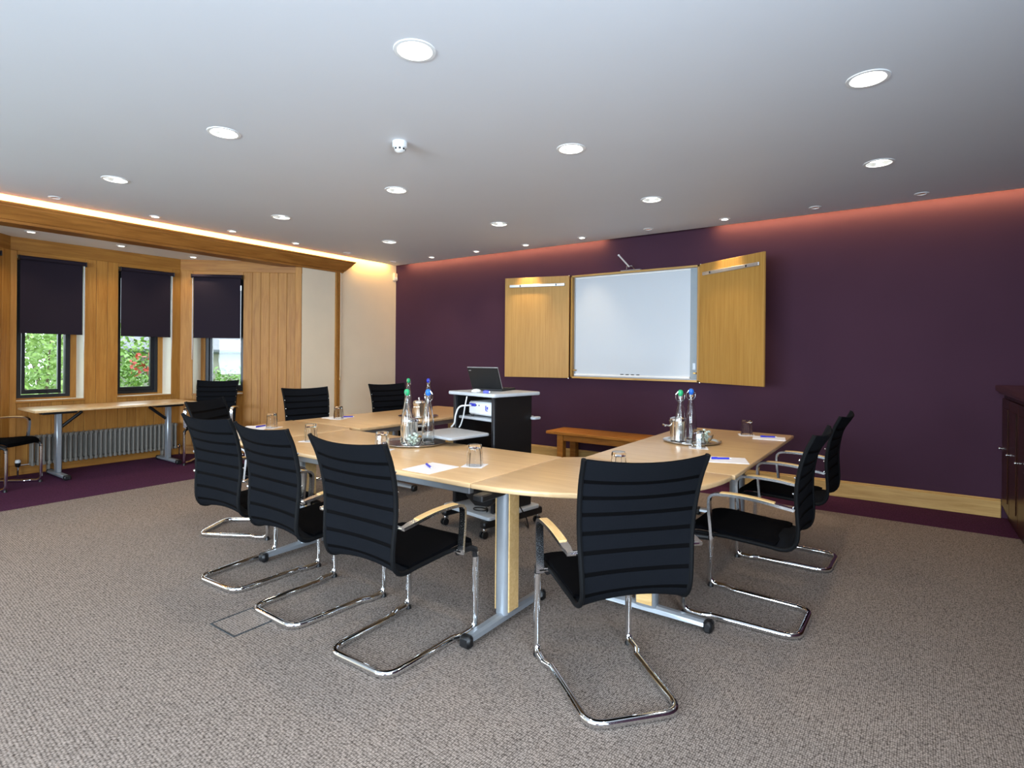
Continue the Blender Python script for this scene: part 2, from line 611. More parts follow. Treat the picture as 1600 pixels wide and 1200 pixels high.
def cut_holes(o, holes, z):
    mb = MB()
    for x, y, r in holes:
        mb.lathe([(r, z - 0.05), (r, z + 0.3)], 32, (x, y, 0))
    cutter = mb.build('cutter', None)
    md = o.modifiers.new('holes', 'BOOLEAN')
    md.operation = 'DIFFERENCE'
    md.solver = 'EXACT'
    md.object = cutter
    dg = bpy.context.evaluated_depsgraph_get()
    me = bpy.data.meshes.new_from_object(o.evaluated_get(dg))
    o.modifiers.clear()
    o.data = me
    cm = cutter.data
    bpy.data.objects.remove(cutter)
    bpy.data.meshes.remove(cm)


ceil = struct(MB().box(0.14, XR, YF, -0.13, ZC, ZC + 0.04).build('ceiling', M['ceiling']), 'smooth pale ceiling with recessed lights')
RB, RS = 0.088, 0.046
cut_holes(ceil, [(x, y, RB) for x, y, i, j in BIG] + [(x, -0.40, RS) for x, s in SPOT_B] + [(0.40, y, RS) for y, s in SPOT_L], ZC)
soff = struct(MB().prism([(0.0, -5.96), (0.0, -1.70), (-1.3, -2.83), (-1.3, -4.70)][::-1], ZS, ZS + 0.04).build('ceiling_bay', M['white_paint']), 'white soffit of the bay')
if soff.data.polygons[0].area < 0.1:
    pass
cut_holes(soff, [(x, y, RS) for x, y in SPOT_BAY], ZS)
struct(MB().prism([(0.0, -5.96), (-1.7, -4.9), (-1.7, -2.6), (0.0, -1.70)], ZT - 0.1, ZT).build('ceiling_bay_roof', M['white_paint']))


def disc(r, z, seg=32):
    return MB().add([(r * math.cos(2 * math.pi * k / seg), r * math.sin(2 * math.pi * k / seg), z) for k in range(seg)], [tuple(range(seg))])


big_rim = MB().lathe([(RB - 0.004, 0.0), (RB - 0.004, -0.005), (RB + 0.012, -0.004), (RB + 0.014, 0.0)], 40, close=True).mesh('trim_ring', M['white_plastic'], True)
big_ref = MB().lathe([(RB - 0.004, 0.0), (RB - 0.006, 0.012), (RB - 0.02, 0.045), (RB - 0.018, 0.045), (RB - 0.004, 0.012), (RB - 0.002, 0.0)], 40, close=True).mesh('reflector', M['alu'], True)
big_dif = disc(RB - 0.012, 0.028).mesh('diffuser', M['lamp_big'])
sm_rim = MB().lathe([(RS - 0.012, 0.004), (RS - 0.010, -0.006), (RS + 0.008, -0.004), (RS + 0.010, 0.0)], 28, close=True).mesh('trim_ring', M['white_plastic'], True)
sm_dif = disc(RS - 0.010, 0.006, 24).mesh('lens', M['lamp_small'])
sm_off = MB().lathe([(RS - 0.012, 0.0), (RS - 0.02, 0.03), (1e-5, 0.034)], 24).mesh('reflector', M['lamp_off'], True)


def lamp(name, loc, kind, power, size, cone=None, blend=0.6):
    if cone:
        d = bpy.data.lights.new(name, 'SPOT')
        d.spot_size = R(cone)
        d.spot_blend = blend
        d.shadow_soft_size = size
    else:
        d = bpy.data.lights.new(name, 'AREA')
        d.shape = 'DISK'
        d.size = size
        d.spread = R(150)
    d.energy = power
    d.color = WARM
    o = bpy.data.objects.new(name, d)
    COL.objects.link(o)
    o.location = loc
    return o


colw = ['nearest the sideboard', 'second from the sideboard', 'third from the sideboard', 'nearest the bay']
roww = ['front row', 'middle row', 'row towards the purple wall']
for x, y, i, j in BIG:
    if j < 0:
        t = thing('recessed_downlight', 'large round ceiling downlight overhead behind the photographer, ' + colw[i], 'downlight', (x, y, ZC), 0, 'large ceiling downlights')
    else:
        t = thing('recessed_downlight', 'large round ceiling downlight in the %s, %s' % (roww[j], colw[i]), 'downlight', (x, y, ZC), 0, 'large ceiling downlights')
    link('trim_ring', big_rim, t)
    link('reflector', big_ref, t)
    link('diffuser', big_dif, t)
    lamp('downlight_lamp', (x, y, ZC - 0.008), 'area', 5.0, 0.15)
ordw = ['first', 'second', 'third', 'fourth', 'fifth', 'sixth', 'seventh', 'eighth']
for k, (x, on) in enumerate(SPOT_B):
    t = thing('spotlight', '%s small round ceiling spotlight along the purple wall, %s from the window corner' % ('lit' if on else 'unlit', ordw[k]), 'spotlight', (x, -0.40, ZC), 0, 'small spots along the purple wall')
    link('trim_ring', sm_rim, t)
    link('lens' if on else 'reflector', sm_dif if on else sm_off, t)
    if on:
        lamp('spot_lamp', (x, -0.40, ZC - 0.01), 'spot', 110 if k in (2, 5) else 30, 0.025, 58 if k in (2, 5) else 72, 0.8)
for k, (y, on) in enumerate(SPOT_L):
    t = thing('spotlight', '%s small round ceiling spotlight beside the bay cornice, %s from the room corner' % ('lit' if on else 'unlit', ordw[k]), 'spotlight', (0.40, y, ZC), 0, 'small spots along the bay cornice')
    link('trim_ring', sm_rim, t)
    link('lens' if on else 'reflector', sm_dif if on else sm_off, t)
    if on:
        lamp('spot_lamp', (0.40, y, ZC - 0.01), 'spot', 10, 0.025, 80, 0.8)
for k, (x, y) in enumerate(SPOT_BAY):
    t = thing('spotlight', 'small round spotlight in the bay soffit, ' + ['leftmost of three', 'middle of three', 'rightmost of three'][k], 'spotlight', (x, y, ZS), 0, 'spots in the bay soffit')
    link('trim_ring', sm_rim, t)
    link('lens', sm_dif, t)
    lamp('spot_lamp', (x, y, ZS - 0.01), 'spot', 16, 0.025, 110, 0.8)

# smoke detector and movement sensor
t = thing('smoke_detector', 'white domed smoke detector under the middle of the ceiling', 'smoke detector', (4.142, -3.835, ZC))
MB().lathe([(0.05, 0.0), (0.05, -0.035), (0.047, -0.042), (1e-5, -0.042)], 28).build('base', M['white_plastic'], t, True)
MB().lathe([(0.038, -0.042), (0.036, -0.062), (0.02, -0.074), (1e-5, -0.075)], 28).build('sensor_head', M['white_plastic'], t, True)
for k in range(8):
    a = k * math.pi / 4
    MB().box(-0.007, 0.007, 0.0355, 0.0385, -0.058, -0.046).move(Matrix.Rotation(a, 4, 'Z')).build('vent_slot', M['black_plastic'], t)
t = thing('motion_sensor', 'small cream motion sensor high in the corner by the purple wall', 'sensor', (0.0, -0.045, 2.69))
MB().rbox(0.0, 0.05, -0.04, 0.04, -0.065, 0.065, 0.012).build('housing', M['cream'], t, True)
MB().rbox(0.045, 0.056, -0.028, 0.028, -0.05, -0.005, 0.004).build('lens', M['white_plastic'], t)

# ------------------------------------------------------------------ cove lights in the slots
COVE_L = (1.0, 0.58, 0.16)
COVE_B = (1.0, 0.58, 0.20)


def cove(name, a, b, label, color, power, rot, axis):
    t = thing(name, label, 'cove light', ((a[0] + b[0]) / 2, (a[1] + b[1]) / 2, ZC + 0.075), 0, 'cove light tubes')
    L = math.dist(a, b) / 2
    if axis == 'x':
        MB().tube([(-L, 0, 0), (L, 0, 0)], 0.012, 8).build('tube', M['cove_tube'], t, True)
        MB().box(-L, L, -0.016, 0.016, -0.035, -0.013).build('batten', M['white_plastic'], t)
    else:
        MB().tube([(0, -L, 0), (0, L, 0)], 0.012, 8).build('tube', M['cove_tube'], t, True)
        MB().box(-0.016, 0.016, -L, L, -0.035, -0.013).build('batten', M['white_plastic'], t)
    off = (0, 0.004, -0.04) if axis == 'x' else (-0.004, 0, -0.04)
    o = area_light('cove_lamp', (t.location[0] + off[0], t.location[1] + off[1], t.location[2] + off[2]), rot, 2 * L if axis == 'x' else 0.03, 0.03 if axis == 'x' else 2 * L, power, color)
    return t


cove('cove_light', (0.30, -0.085), (3.85, -0.085), 'hidden tube above the ceiling edge left of the whiteboard', COVE_B, 26, (R(32), 0, 0), 'x')
cove('cove_light', (5.25, -0.085), (8.1, -0.085), 'hidden tube above the ceiling edge right of the whiteboard', COVE_B, 22, (R(32), 0, 0), 'x')
cove('cove_light', (0.09, -0.2), (0.09, -7.0), 'hidden tube above the ceiling edge along the bay cornice', COVE_L, 60, (0, R(32), 0), 'y')

# ------------------------------------------------------------------ bay walls
def bay_frame(a, b):
    """local frame of a bay wall: u along the wall, n into the room"""
    A, B = Vector((a[0], a[1], 0)), Vector((b[0], b[1], 0))
    u = (B - A).normalized()
    n = Vector((u.y, -u.x, 0))
    if n.x < 0:
        n = -n
    return A, u, n, (B - A).length


def local_matrix(A, u, n):
    m = Matrix.Identity(4)
    m.col[0][:3] = u
    m.col[1][:3] = n
    m.col[2][:3] = (0, 0, 1)
    m.col[3][:3] = A
    return m


DEP = 0.34
REV = 0.27     # depth of the white reveals


def bay_wall(name, a, b, win, label, z_panel=0.12, bw=0.112, end=None):
    """white backing wall with openings, faced with oak boards; win: list of (u0,u1) openings"""
    A, u, n, L = bay_frame(a, b)
    mm = local_matrix(A, u, n)
    mb = MB()
    xs = [-0.0] + [q for w_ in win for q in w_] + [L]
    for i in range(0, len(xs), 2):
        mb.box(xs[i], xs[i + 1], -DEP, -0.022, -0.06, ZS + 0.02)
    for w0, w1 in win:
        mb.box(w0, w1, -DEP, -0.022, -0.06, WZ0)
        mb.box(w0, w1, -DEP, -0.022, WZ1, ZS + 0.02)
    o = struct(mb.build(name, M['cream_light']), label)
    o.matrix_world = mm
    MB().rbox(0.0, L, -0.022, 0.003, 2.535, ZS + 0.01, 0.003).build('top_rail', M['oak_rail_u'], o)
    end = end or L
    xs[-1] = end

    def field(u0, u1, z0, z1):
        nb = max(1, round((u1 - u0) / bw))
        wd = (u1 - u0) / nb
        me = MB().rbox(-wd / 2 + 0.0012, wd / 2 - 0.0012, -0.022, 0.0, 0, z1 - z0, 0.0022).mesh('plank', M['oak_panel'])
        for k in range(nb):
            link('plank', me, o, (u0 + (k + 0.5) * wd, 0, z0))
    for i in range(0, len(xs), 2):
        field(xs[i], xs[i + 1], z_panel, 2.535)
    for w0, w1 in win:
        field(w0, w1, z_panel, WZ0 - 0.02)
        MB().rbox(w0, w1, -0.022, 0.003, WZ1, 2.535, 0.002).build('head', M['oak_rail_u'], o)
        MB().rbox(w0 - 0.01, w1 + 0.01, -0.05, 0.014, WZ0 - 0.02, WZ0 + 0.003, 0.003).build('sill', M['oak_rail_u'], o)
    MB().rbox(0.0, L, -0.022, 0.012, 0.0, 0.12, 0.004).build('skirting', M['oak_rail_u'], o)
    return o, mm


M['oak_rail_u'] = wood('oak_rail_lengthwise', srgb(138, 88, 34), srgb(172, 121, 56), 'x', 0.42)


def bay_window(name, mm, w0, w1, label, sash_open=False):
    a, b_ = w0 + 0.06, w1 - 0.06
    z0, z1 = WZ0 + 0.02, WZ1 - 0.02
    y1, y0 = -REV - 0.01, -DEP - 0.03
    fw = 0.045 if sash_open else 0.04
    o = MB().box(a, a + fw, y0, y1, z0, z1).box(b_ - fw, b_, y0, y1, z0, z1).box(a + fw, b_ - fw, y0, y1, z0, z0 + 0.035).box(a + fw, b_ - fw, y0, y1, z1 - 0.035, z1)
    o = struct(o.build(name, M['frame_black']), label)
    o.matrix_world = mm
    for p, q in ((w0, a), (b_, w1)):
        MB().box(p, q, y0, -REV, WZ0, WZ1).build('oak_surround', M['oak_panel'], o)
    MB().box(a, b_, y0, -REV, WZ0, z0).build('oak_surround', M['oak_rail_u'], o)
    MB().box(a, b_, y0, -REV, z1, WZ1).build('oak_surround', M['oak_rail_u'], o)
    g = 0.022 if sash_open else 0.0
    s = 0.034 if sash_open else 0.038
    p, q, c, d = a + fw + g, b_ - fw - g, z0 + 0.035 + g * 0.3, z1 - 0.035
    yo = y0 - 0.012 if sash_open else y0 + 0.035
    sash = MB().box(p, p + s, -0.02, 0.02, c, d).box(q - s, q, -0.02, 0.02, c, d).box(p + s, q - s, -0.02, 0.02, c, c + 0.05).box(p + s, q - s, -0.02, 0.02, d - 0.05, d).build('sash', M['frame_black'], o, loc=(0, yo, 0))
    MB().box(p + s, q - s, -0.003, 0.003, c + 0.05, d - 0.05).build('pane', M['pane'], sash)
    if sash_open:
        MB().rbox((p + q) / 2 - 0.05, (p + q) / 2 + 0.05, 0.02, 0.045, c + 0.015, c + 0.03, 0.004).build('window_stay', M['frame_black'], sash)
    return o


def blind(mm, w0, w1, label, cord_right=True):
    p = mm @ Vector(((w0 + w1) / 2, 0.0, WZ1))
    t = thing('roller_blind', label, 'roller blind', p, math.atan2(mm.col[0][1], mm.col[0][0]), 'dark roller blinds in the bay')
    hw = (w1 - w0) / 2
    MB().tube([(-hw + 0.008, -0.045, -0.028), (hw - 0.008, -0.045, -0.028)], 0.024, 14).build('roller_tube', M['blind'], t, True)
    MB().box(-hw + 0.02, hw - 0.03, -0.025, -0.0225, -0.87, -0.02).build('fabric', M['blind'], t)
    MB().rbox(-hw + 0.02, hw - 0.03, -0.030, -0.018, -0.885, -0.862, 0.003).build('bottom_bar', M['blind'], t)
    for sgn in (-1, 1):
        MB().rbox(sgn * hw - (0.008 if sgn > 0 else 0), sgn * hw + (0.008 if sgn < 0 else 0), -0.075, -0.012, -0.06, -0.002, 0.004).build('end_bracket', M['black_plastic'], t)
    x = hw - 0.014 if cord_right else -hw + 0.012
    MB().tube([(x, -0.04, -0.05), (x, -0.038, -0.9), (x - 0.004, -0.034, -1.18), (x - 0.007, -0.03, -0.9), (x - 0.006, -0.03, -0.05)], 0.0022, 5).build('chain', M['white_plastic'], t)
    return t


# centre of the bay: u runs from y=-4.66 to y=-2.87
U1 = (-4.60 + 4.66, -3.965 + 4.66)
U2 = (-3.61 + 4.66, -2.975 + 4.66)
wc, mc = bay_wall('wall_bay_center', BAY[1], BAY[2], [U1, U2], 'oak boarded centre wall of the window bay')
wr, mr_ = bay_wall('wall_bay_right', BAY[2], BAY[3], [(0.165, 0.83)], 'oak boarded angled right wall of the window bay', end=1.53)
MB().rbox(1.53, 1.615, -0.022, 0.014, 0.0, ZS, 0.004).build('corner_post', M['oak_dark_z'] if 'oak_dark_z' in M else M['oak_panel'], wr)
wl, ml_ = bay_wall('wall_bay_left', BAY[0], BAY[1], [(0.80, 1.46)], 'oak boarded angled left wall of the window bay')
bay_window('window_1', mc, U1[0], U1[1], 'black framed bay window with its casement ajar', True)
bay_window('window_2', mc, U2[0], U2[1], 'black framed middle bay window')
bay_window('window_3', mr_, 0.165, 0.83, 'black framed window in the angled bay wall')
bay_window('window_6', ml_, 0.80, 1.46, 'black framed window in the left angled bay wall')
blind(mc, U1[0], U1[1], 'dark aubergine roller blind, leftmost in view, over the open casement')
blind(mc, U2[0], U2[1], 'dark aubergine roller blind over the middle bay window')
blind(mr_, 0.165, 0.83, 'dark aubergine roller blind on the angled bay wall, behind the chair', False)
blind(ml_, 0.80, 1.46, 'dark aubergine roller blind on the left angled bay wall')

# added oak wedges that block sky light leaking in at the bay's back corners
for k, (C, n1, n2) in enumerate(((BAY[2], (-1, 0), (-0.672, 0.740)), (BAY[1], (-0.707, -0.707), (-1, 0)))):
    av = Vector((n1[0] + n2[0], n1[1] + n2[1])).normalized()
    C = Vector(C) - av * 0.006
    pts = [C, C + Vector(n1) * 0.32, C + av * 0.34, C + Vector(n2) * 0.32]
    o = MB().prism([tuple(p) for p in pts][::-1], -0.05, ZS + 0.02).build('trim_%d' % (4 + k), M['oak_panel'])
    struct(o, 'oak filler wedge added to block the light leak at the bay corner')

# cornice beam over the bay
prof = [(0.0, 2.622), (0.028, 2.622), (0.028, 2.648), (0.045, 2.652), (0.115, 2.755), (0.115, 2.775), (0.128, 2.780), (0.128, 2.802), (0.0, 2.802)]
mb = MB()
n = len(prof)
y1s = [-1.10 + (z - 2.622) / 0.18 * 0.17 for x, z in prof]
mb.add([(x, -6.6, z) for x, z in prof] + [(x, yy, z) for (x, z), yy in zip(prof, y1s)],
       [tuple(range(n)), tuple(reversed(range(n, 2 * n)))] + [(i, (i + 1) % n, n + (i + 1) % n, n + i) for i in range(n)])
struct(mb.build('trim_1', M['oak_dark']), 'moulded oak cornice over the bay')
struct(MB().box(-0.2, -0.001, BAY[0][1], BAY[3][1], 2.622, 2.70).build('trim_2', M['oak_dark']), 'oak underside of the bay lintel')
# timber batten and hanging cord on the cream wall
t = struct(MB().rbox(0.0, 0.03, -1.225, -1.145, 0.0, 2.622, 0.004).build('trim_3', M['oak_panel']), 'vertical oak batten on the cream wall')
MB().rbox(0.03, 0.036, -1.195, -1.182, 0.0, 2.62, 0.001).build('bead', M['oak_dark'], t)
c = thing('blind_cord', 'thin cream pull cord hanging beside the oak batten', 'cord', (0.05, -1.16, 2.62))
MB().tube([(0, 0, 0), (0.002, 0.002, -0.8), (0, 0.0, -1.57)], 0.004, 6).build('string', M['cream'], c)
MB().lathe([(0.003, 0.0), (0.009, -0.02), (0.010, -0.05), (0.004, -0.055)], 10, (0, 0, -1.56)).build('toggle', M['beech_pad'], c, True)

# skirting boards
def skirting(name, vs, mat):
    return struct(vs.build(name, mat))


skirting('baseboard_back', MB().rbox(0.0, 7.69, -0.022, 0.0, 0.0, 0.15, 0.005).rbox(0.0, 7.69, -0.012, 0.0, 0.15, 0.165, 0.004), M['oak_skirt'])
skirting('baseboard_left', MB().rbox(0.0, 0.022, -1.145, -0.022, 0.0, 0.16, 0.005).rbox(0.0, 0.022, BAY[3][1], -1.225, 0.0, 0.16, 0.005), M['oak_rail'])

# ------------------------------------------------------------------ garden outside the bay
struct(MB().box(-30, -1.75, -22, 22, -0.5, -0.4).build('ground_lawn', M['lawn']))


def leaves(mb, c, rad, n, size):
    for _ in range(n):
        while True:
            p = Vector((random.uniform(-1, 1), random.uniform(-1, 1), random.uniform(-1, 1)))
            if 0.35 < p.length < 1:
                break
        p = Vector((c[0] + p.x * rad[0], c[1] + p.y * rad[1], c[2] + p.z * rad[2]))
        d = Vector((random.uniform(-1, 1), random.uniform(-1, 1), random.uniform(-0.7, 0.7))).normalized()
        e = d.orthogonal().normalized()
        e = (Matrix.Rotation(random.uniform(0, 6.28), 3, d) @ e)
        s = size * random.uniform(0.6, 1.3)
        mid = p + d * s * 0.5
        mb.add([p, mid + e * s * 0.28, p + d * s, mid - e * s * 0.28], [(0, 1, 2, 3)])


def shrub(x, y, h, w, label, mat, n, size=0.09, red=False):
    t = thing('garden_shrub', label, 'shrub', (x, y, -0.4), 0, 'shrubs outside the bay windows')
    for k in range(5):
        a = k * 1.3
        MB().tube([(0.03 * math.cos(a), 0.03 * math.sin(a), 0), (0.2 * w * math.cos(a), 0.2 * w * math.sin(a), h * 0.45), (0.42 * w * math.cos(a), 0.42 * w * math.sin(a), h * 0.85)], [0.03, 0.02, 0.008], 6).build('stem', M['bark'], t, True)
    mb = MB()
    leaves(mb, (0, 0, h * 0.52), (w, w, h * 0.52), n, size)
    f = mb.build('foliage', mat, t)
    f['kind'] = 'stuff'
    if red:
        mb = MB()
        leaves(mb, (0.62, -0.56, 1.62), (0.14, 0.2, 0.22), 36, size * 1.2)
        f = mb.build('red_leaves', M['leaf_red'], t)
        f['kind'] = 'stuff'
    return t


shrub(-3.6, -3.75, 2.3, 0.9, 'dense green garden shrub seen through the open casement', M['leaf_b'], 4200)
shrub(-3.7, -2.05, 2.1, 0.72, 'garden shrub with red leaves seen through the middle window', M['leaf_a'], 3000, red=True)
shrub(-5.8, -3.0, 2.9, 1.4, 'tall pale green shrub behind the red-leaved one', M['leaf_b'], 4500, 0.12)
shrub(-4.6, -0.5, 1.5, 0.7, 'low green shrub seen through the angled window', M['leaf_a'], 1800)
h = thing('garden_building', 'pale stone outbuilding with slate roof and grey gutter outside the angled window', 'building', (-9.5, 3.0, -0.4))
MB().box(-2.0, 2.0, -4.5, 4.5, 0.0, 1.85).build('wall', M['stone'], h)
MB().add([(2.25, -4.7, 1.85), (2.25, 4.7, 1.85), (-2.25, 4.7, 1.85), (-2.25, -4.7, 1.85), (0, -4.7, 3.7), (0, 4.7, 3.7)],
         [(0, 1, 5, 4), (2, 3, 4, 5), (0, 4, 3), (1, 2, 5), (0, 3, 2, 1)]).build('roof', M['slate'], h)
MB().tube([(2.28, -4.7, 1.83), (2.28, 4.7, 1.83)], 0.06, 8).build('gutter', M['gutter'], h, True)

# ------------------------------------------------------------------ chairs
PROF = [(-0.165, 0.452), (-0.215, 0.448), (-0.255, 0.462), (-0.280, 0.500), (-0.286, 0.56), (-0.282, 0.64), (-0.278, 0.72), (-0.284, 0.80),
        (-0.300, 0.88), (-0.322, 0.95), (-0.345, 1.00), (-0.358, 1.03)]


def resample(prof, n):
    P = [Vector(p) for p in prof]
    # Catmull-Rom
    pts = []
    for i in range(len(P) - 1):
        p0, p1, p2, p3 = P[max(0, i - 1)], P[i], P[i + 1], P[min(len(P) - 1, i + 2)]
        for k in range(8):
            t = k / 8
            pts.append(0.5 * ((2 * p1) + (p2 - p0) * t + (2 * p0 - 5 * p1 + 4 * p2 - p3) * t * t + (3 * p1 - p0 - 3 * p2 + p3) * t ** 3))
    pts.append(P[-1])
    L = [0]
    for i in range(1, len(pts)):
        L.append(L[-1] + (pts[i] - pts[i - 1]).length)
    out = []
    for k in range(n):
        s = L[-1] * k / (n - 1)
        j = 1
        while j < len(L) - 1 and L[j] < s:
            j += 1
        f = (s - L[j - 1]) / max(1e-9, L[j] - L[j - 1])
        out.append(pts[j - 1].lerp(pts[j], min(1, max(0, f))))
    return out


BP = resample(PROF, 121)


def hw_at(z):
    return 0.222 + max(0, z - 0.5) / 0.53 * 0.028


def curv_at(z):
    # + = the middle of the back bows rearwards (top), - = forwards (lumbar)
    return -0.022 + max(0.0, z - 0.55) / 0.48 * 0.062


def sheet(mb, i0, i1, thick, hw_scale=1.0, n_lat=12, inset=0.0, step=3):
    idx = list(range(i0, i1 + 1, step))
    if idx[-1] != i1:
        idx.append(i1)
    rows = []
    for i in idx:
        a, b = BP[max(0, i - 1)], BP[min(len(BP) - 1, i + 1)]
        d = (b - a).normalized()
        nn = Vector((d.y, -d.x))          # towards the front of the chair
        p = BP[i]
        hw = hw_at(p.y) * hw_scale - inset
        cv = curv_at(p.y)
        row = []
        for sgn in (1, -1):
            for k in range(n_lat + 1):
                l = -1 + 2 * k / n_lat
                sh = cv * (1 - l * l)
                q = p - nn * sh + nn * sgn * thick / 2
                row.append((q.x, l * hw, q.y))
        rows.append(row)
    m = 2 * (n_lat + 1)
    vs = [p for r_ in rows for p in r_]
    fs = []
    for r_ in range(len(rows) - 1):
        for k in range(n_lat):
            a = r_ * m + k
            fs.append((a, a + 1, a + 1 + m, a + m))
            a = r_ * m + n_lat + 1 + k
            fs.append((a + m, a + m + 1, a + 1, a))
        a = r_ * m
        fs.append((a, a + m, a + m + n_lat + 1, a + n_lat + 1))
        fs.append((a + n_lat, a + 2 * n_lat + 1, a + m + 2 * n_lat + 1, a + m + n_lat))
    for r_ in (0, len(rows) - 1):
        a = r_ * m
        for k in range(n_lat):
            fs.append((a + k, a + n_lat + 1 + k, a + n_lat + 2 + k, a + k + 1))
    mb.add(vs, fs)
    return mb


def make_chair():
    t = link('conference_chair', None)
    # seat pad
    sp = [(-0.185, 0.462), (-0.10, 0.462), (0.02, 0.470), (0.14, 0.478), (0.215, 0.474), (0.255, 0.458), (0.270, 0.436)]
    sp = resample(sp, 19)
    mb = MB()
    rows = []
    for i, p in enumerate(sp):
        a, b = sp[max(0, i - 1)], sp[min(len(sp) - 1, i + 1)]
        d = (b - a).normalized()
        nn = Vector((-d.y, d.x))
        hw = 0.222 if p.x < 0.2 else 0.222 - (p.x - 0.2) * 0.25
        th = 0.036 if 0 < i < len(sp) - 1 else 0.012
        row = []
        for sgn in (1, -1):
            for k in range(11):
                l = -1 + k / 5
                e = th / 2 * (1 - 0.45 * abs(l) ** 6)
                q = p + nn * (sgn * e + (0.006 * (l * l)))
                row.append((q.x, l * hw, q.y))
        rows.append(row)
    vs = [q for r_ in rows for q in r_]
    fs = []
    m = 22
    for r_ in range(len(rows) - 1):
        for k in range(10):
            fs.append((r_ * m + k, r_ * m + k + 1, r_ * m + m + k + 1, r_ * m + m + k))
            fs.append((r_ * m + 11 + m + k, r_ * m + 11 + m + k + 1, r_ * m + 11 + k + 1, r_ * m + 11 + k))
        fs.append((r_ * m, r_ * m + m, r_ * m + m + 11, r_ * m + 11))
        fs.append((r_ * m + 10, r_ * m + 21, r_ * m + m + 21, r_ * m + m + 10))
    for r_ in (0, len(rows) - 1):
        for k in range(10):
            fs.append((r_ * m + k, r_ * m + 11 + k, r_ * m + 12 + k, r_ * m + k + 1))
    mb.add(vs, fs).build('seat', M['black_fabric'], t, True)
    # back: sheer mesh with fabric bands
    back = sheet(MB(), 0, 120, 0.004, inset=0.004).build('backrest', M['sheer'], t, True)
    gap = 1.3
    edges = [0, 26, 40, 54, 67, 80, 92, 104, 120]
    for k in range(8):
        a = edges[k] + (1 if k else 0)
        b = edges[k + 1] - (2 if k < 7 else 0)
        sheet(MB(), a, b, 0.0085, inset=0.004, step=4).build('fabric_band', M['mesh_fabric'], back, True)
    for sgn in (1, -1):
        pts = []
        for i in range(0, 121, 4):
            p = BP[i]
            pts.append((p.x, sgn * (hw_at(p.y)), p.y))
        pts = [(0.262, sgn * 0.206, 0.440), (0.20, sgn * 0.224, 0.460), (0.05, sgn * 0.224, 0.462), (-0.1, sgn * 0.224, 0.456)] + pts
        rail = MB().tube(pts, 0.0105, 8).build('side_rail', M['rail_sleeve'], t, True)
        for i in (66, 80, 96):
            p = BP[i]
            MB().sphere((p.x + 0.013, sgn * (hw_at(p.y)), p.y), 0.0055, 8, 6).build('stud', M['chrome'], rail, True)
        # arm: chrome flat bar with a beech pad
        path = [(-0.276, 0.664), (-0.20, 0.676), (-0.10, 0.688), (0.0, 0.692), (0.085, 0.688), (0.112, 0.680), (0.126, 0.660), (0.126, 0.60), (0.118, 0.52), (0.112, 0.448)]
        path = [tuple(p) for p in resample(path, 30)]
        ws = [0.034 if p[0] > -0.25 else 0.026 for p in path]
        arm = MB().ribbon(path, sgn * 0.268, 0.014, ws).build('armrest', M['arm_metal'], t, True)
        pp = [p for p in path if -0.20 < p[0] < 0.085 and p[1] > 0.66]
        pad = [(p[0], p[1] + 0.0085) for p in pp]
        MB().ribbon(pad, sgn * 0.268, 0.006, 0.032).build('arm_pad', M['beech_pad'], arm, True)
        MB().tube([(-0.27, sgn * 0.23, 0.664), (-0.27, sgn * 0.268, 0.664)], 0.009, 8).build('arm_bolt', M['chrome'], arm, True)
        MB().tube([(0.112, sgn * 0.222, 0.458), (0.112, sgn * 0.272, 0.458)], 0.008, 8).build('arm_bolt', M['chrome'], arm, True)
        MB().lathe([(0.018, 0.0), (0.017, 0.010), (0.010, 0.026), (0.006, 0.03)], 10, (0.268, sgn * 0.232, 0.0)).build('glide', M['black_plastic'], t, True)
        MB().tube([(0.14, sgn * 0.222, 0.440), (0.235, sgn * 0.226, 0.436), (0.268, sgn * 0.23, 0.420), (0.272, sgn * 0.232, 0.385)], 0.0165, 10).build('leg_sleeve', M['black_plastic'], t, True)
    r = 0.0158
    z = r + 0.004
    pts = [(0.272, 0.232, 0.41), (0.272, 0.232, z), (0.175, 0.229, z), (0.130, 0.206, z), (-0.285, 0.192, z), (-0.285, -0.192, z), (0.130, -0.206, z), (0.175, -0.229, z), (0.272, -0.232, z), (0.272, -0.232, 0.41)]
    path = fillet(pts, [0.095, 0.03, 0.04, 0.08, 0.08, 0.04, 0.03, 0.095], 8)
    MB().tube(path, r, 12).build('cantilever_frame', M['chrome'], t, True)
    return t


CH = [  # x, y, facing angle, label
    (2.735, -4.10, 33, 'black cantilever chair at the rounded left table corner, mostly hidden behind the front row'),
    (3.622, -4.523, 92.8, 'black cantilever chair, leftmost of the three pushed up to the front table'),
    (4.294, -4.565, 88.5, 'black cantilever chair, middle of the three pushed up to the front table'),
    (4.992, -4.589, 90.8, 'black cantilever chair, rightmost of the three along the front table, beside the seam'),
    (5.946, -4.313, 139.0, 'black cantilever chair nearest the camera, angled towards the rounded right table corner'),
    (6.288, -3.262, 178.5, 'black cantilever chair seen side-on, nearer of the two at the right table'),
    (6.315, -2.185, 177.0, 'black cantilever chair seen side-on, farther of the two at the right table'),
    (1.96, -2.90, -12, 'black chair facing the camera behind the left table, in front of the oak boards'),
    (1.96, -1.72, -12, 'black chair facing the camera behind the left table, nearest the purple wall corner'),
    (-0.376, -2.85, -40, 'black chair facing the room in the bay under the angled window'),
    (-0.654, -4.887, 40.5, 'black chair cut off by the left picture edge, beside the folding table'),
]
proto = make_chair()
for k, (x, y, a, lab) in enumerate(CH):
    o = proto if k == 0 else copy_tree(proto)
    o.location = (x, y, 0)
    o.rotation_euler = (0, 0, R(a))
    tag(o, lab, 'chair', 'black conference chairs')

# ------------------------------------------------------------------ tables
TT, TH = 0.742, 0.028


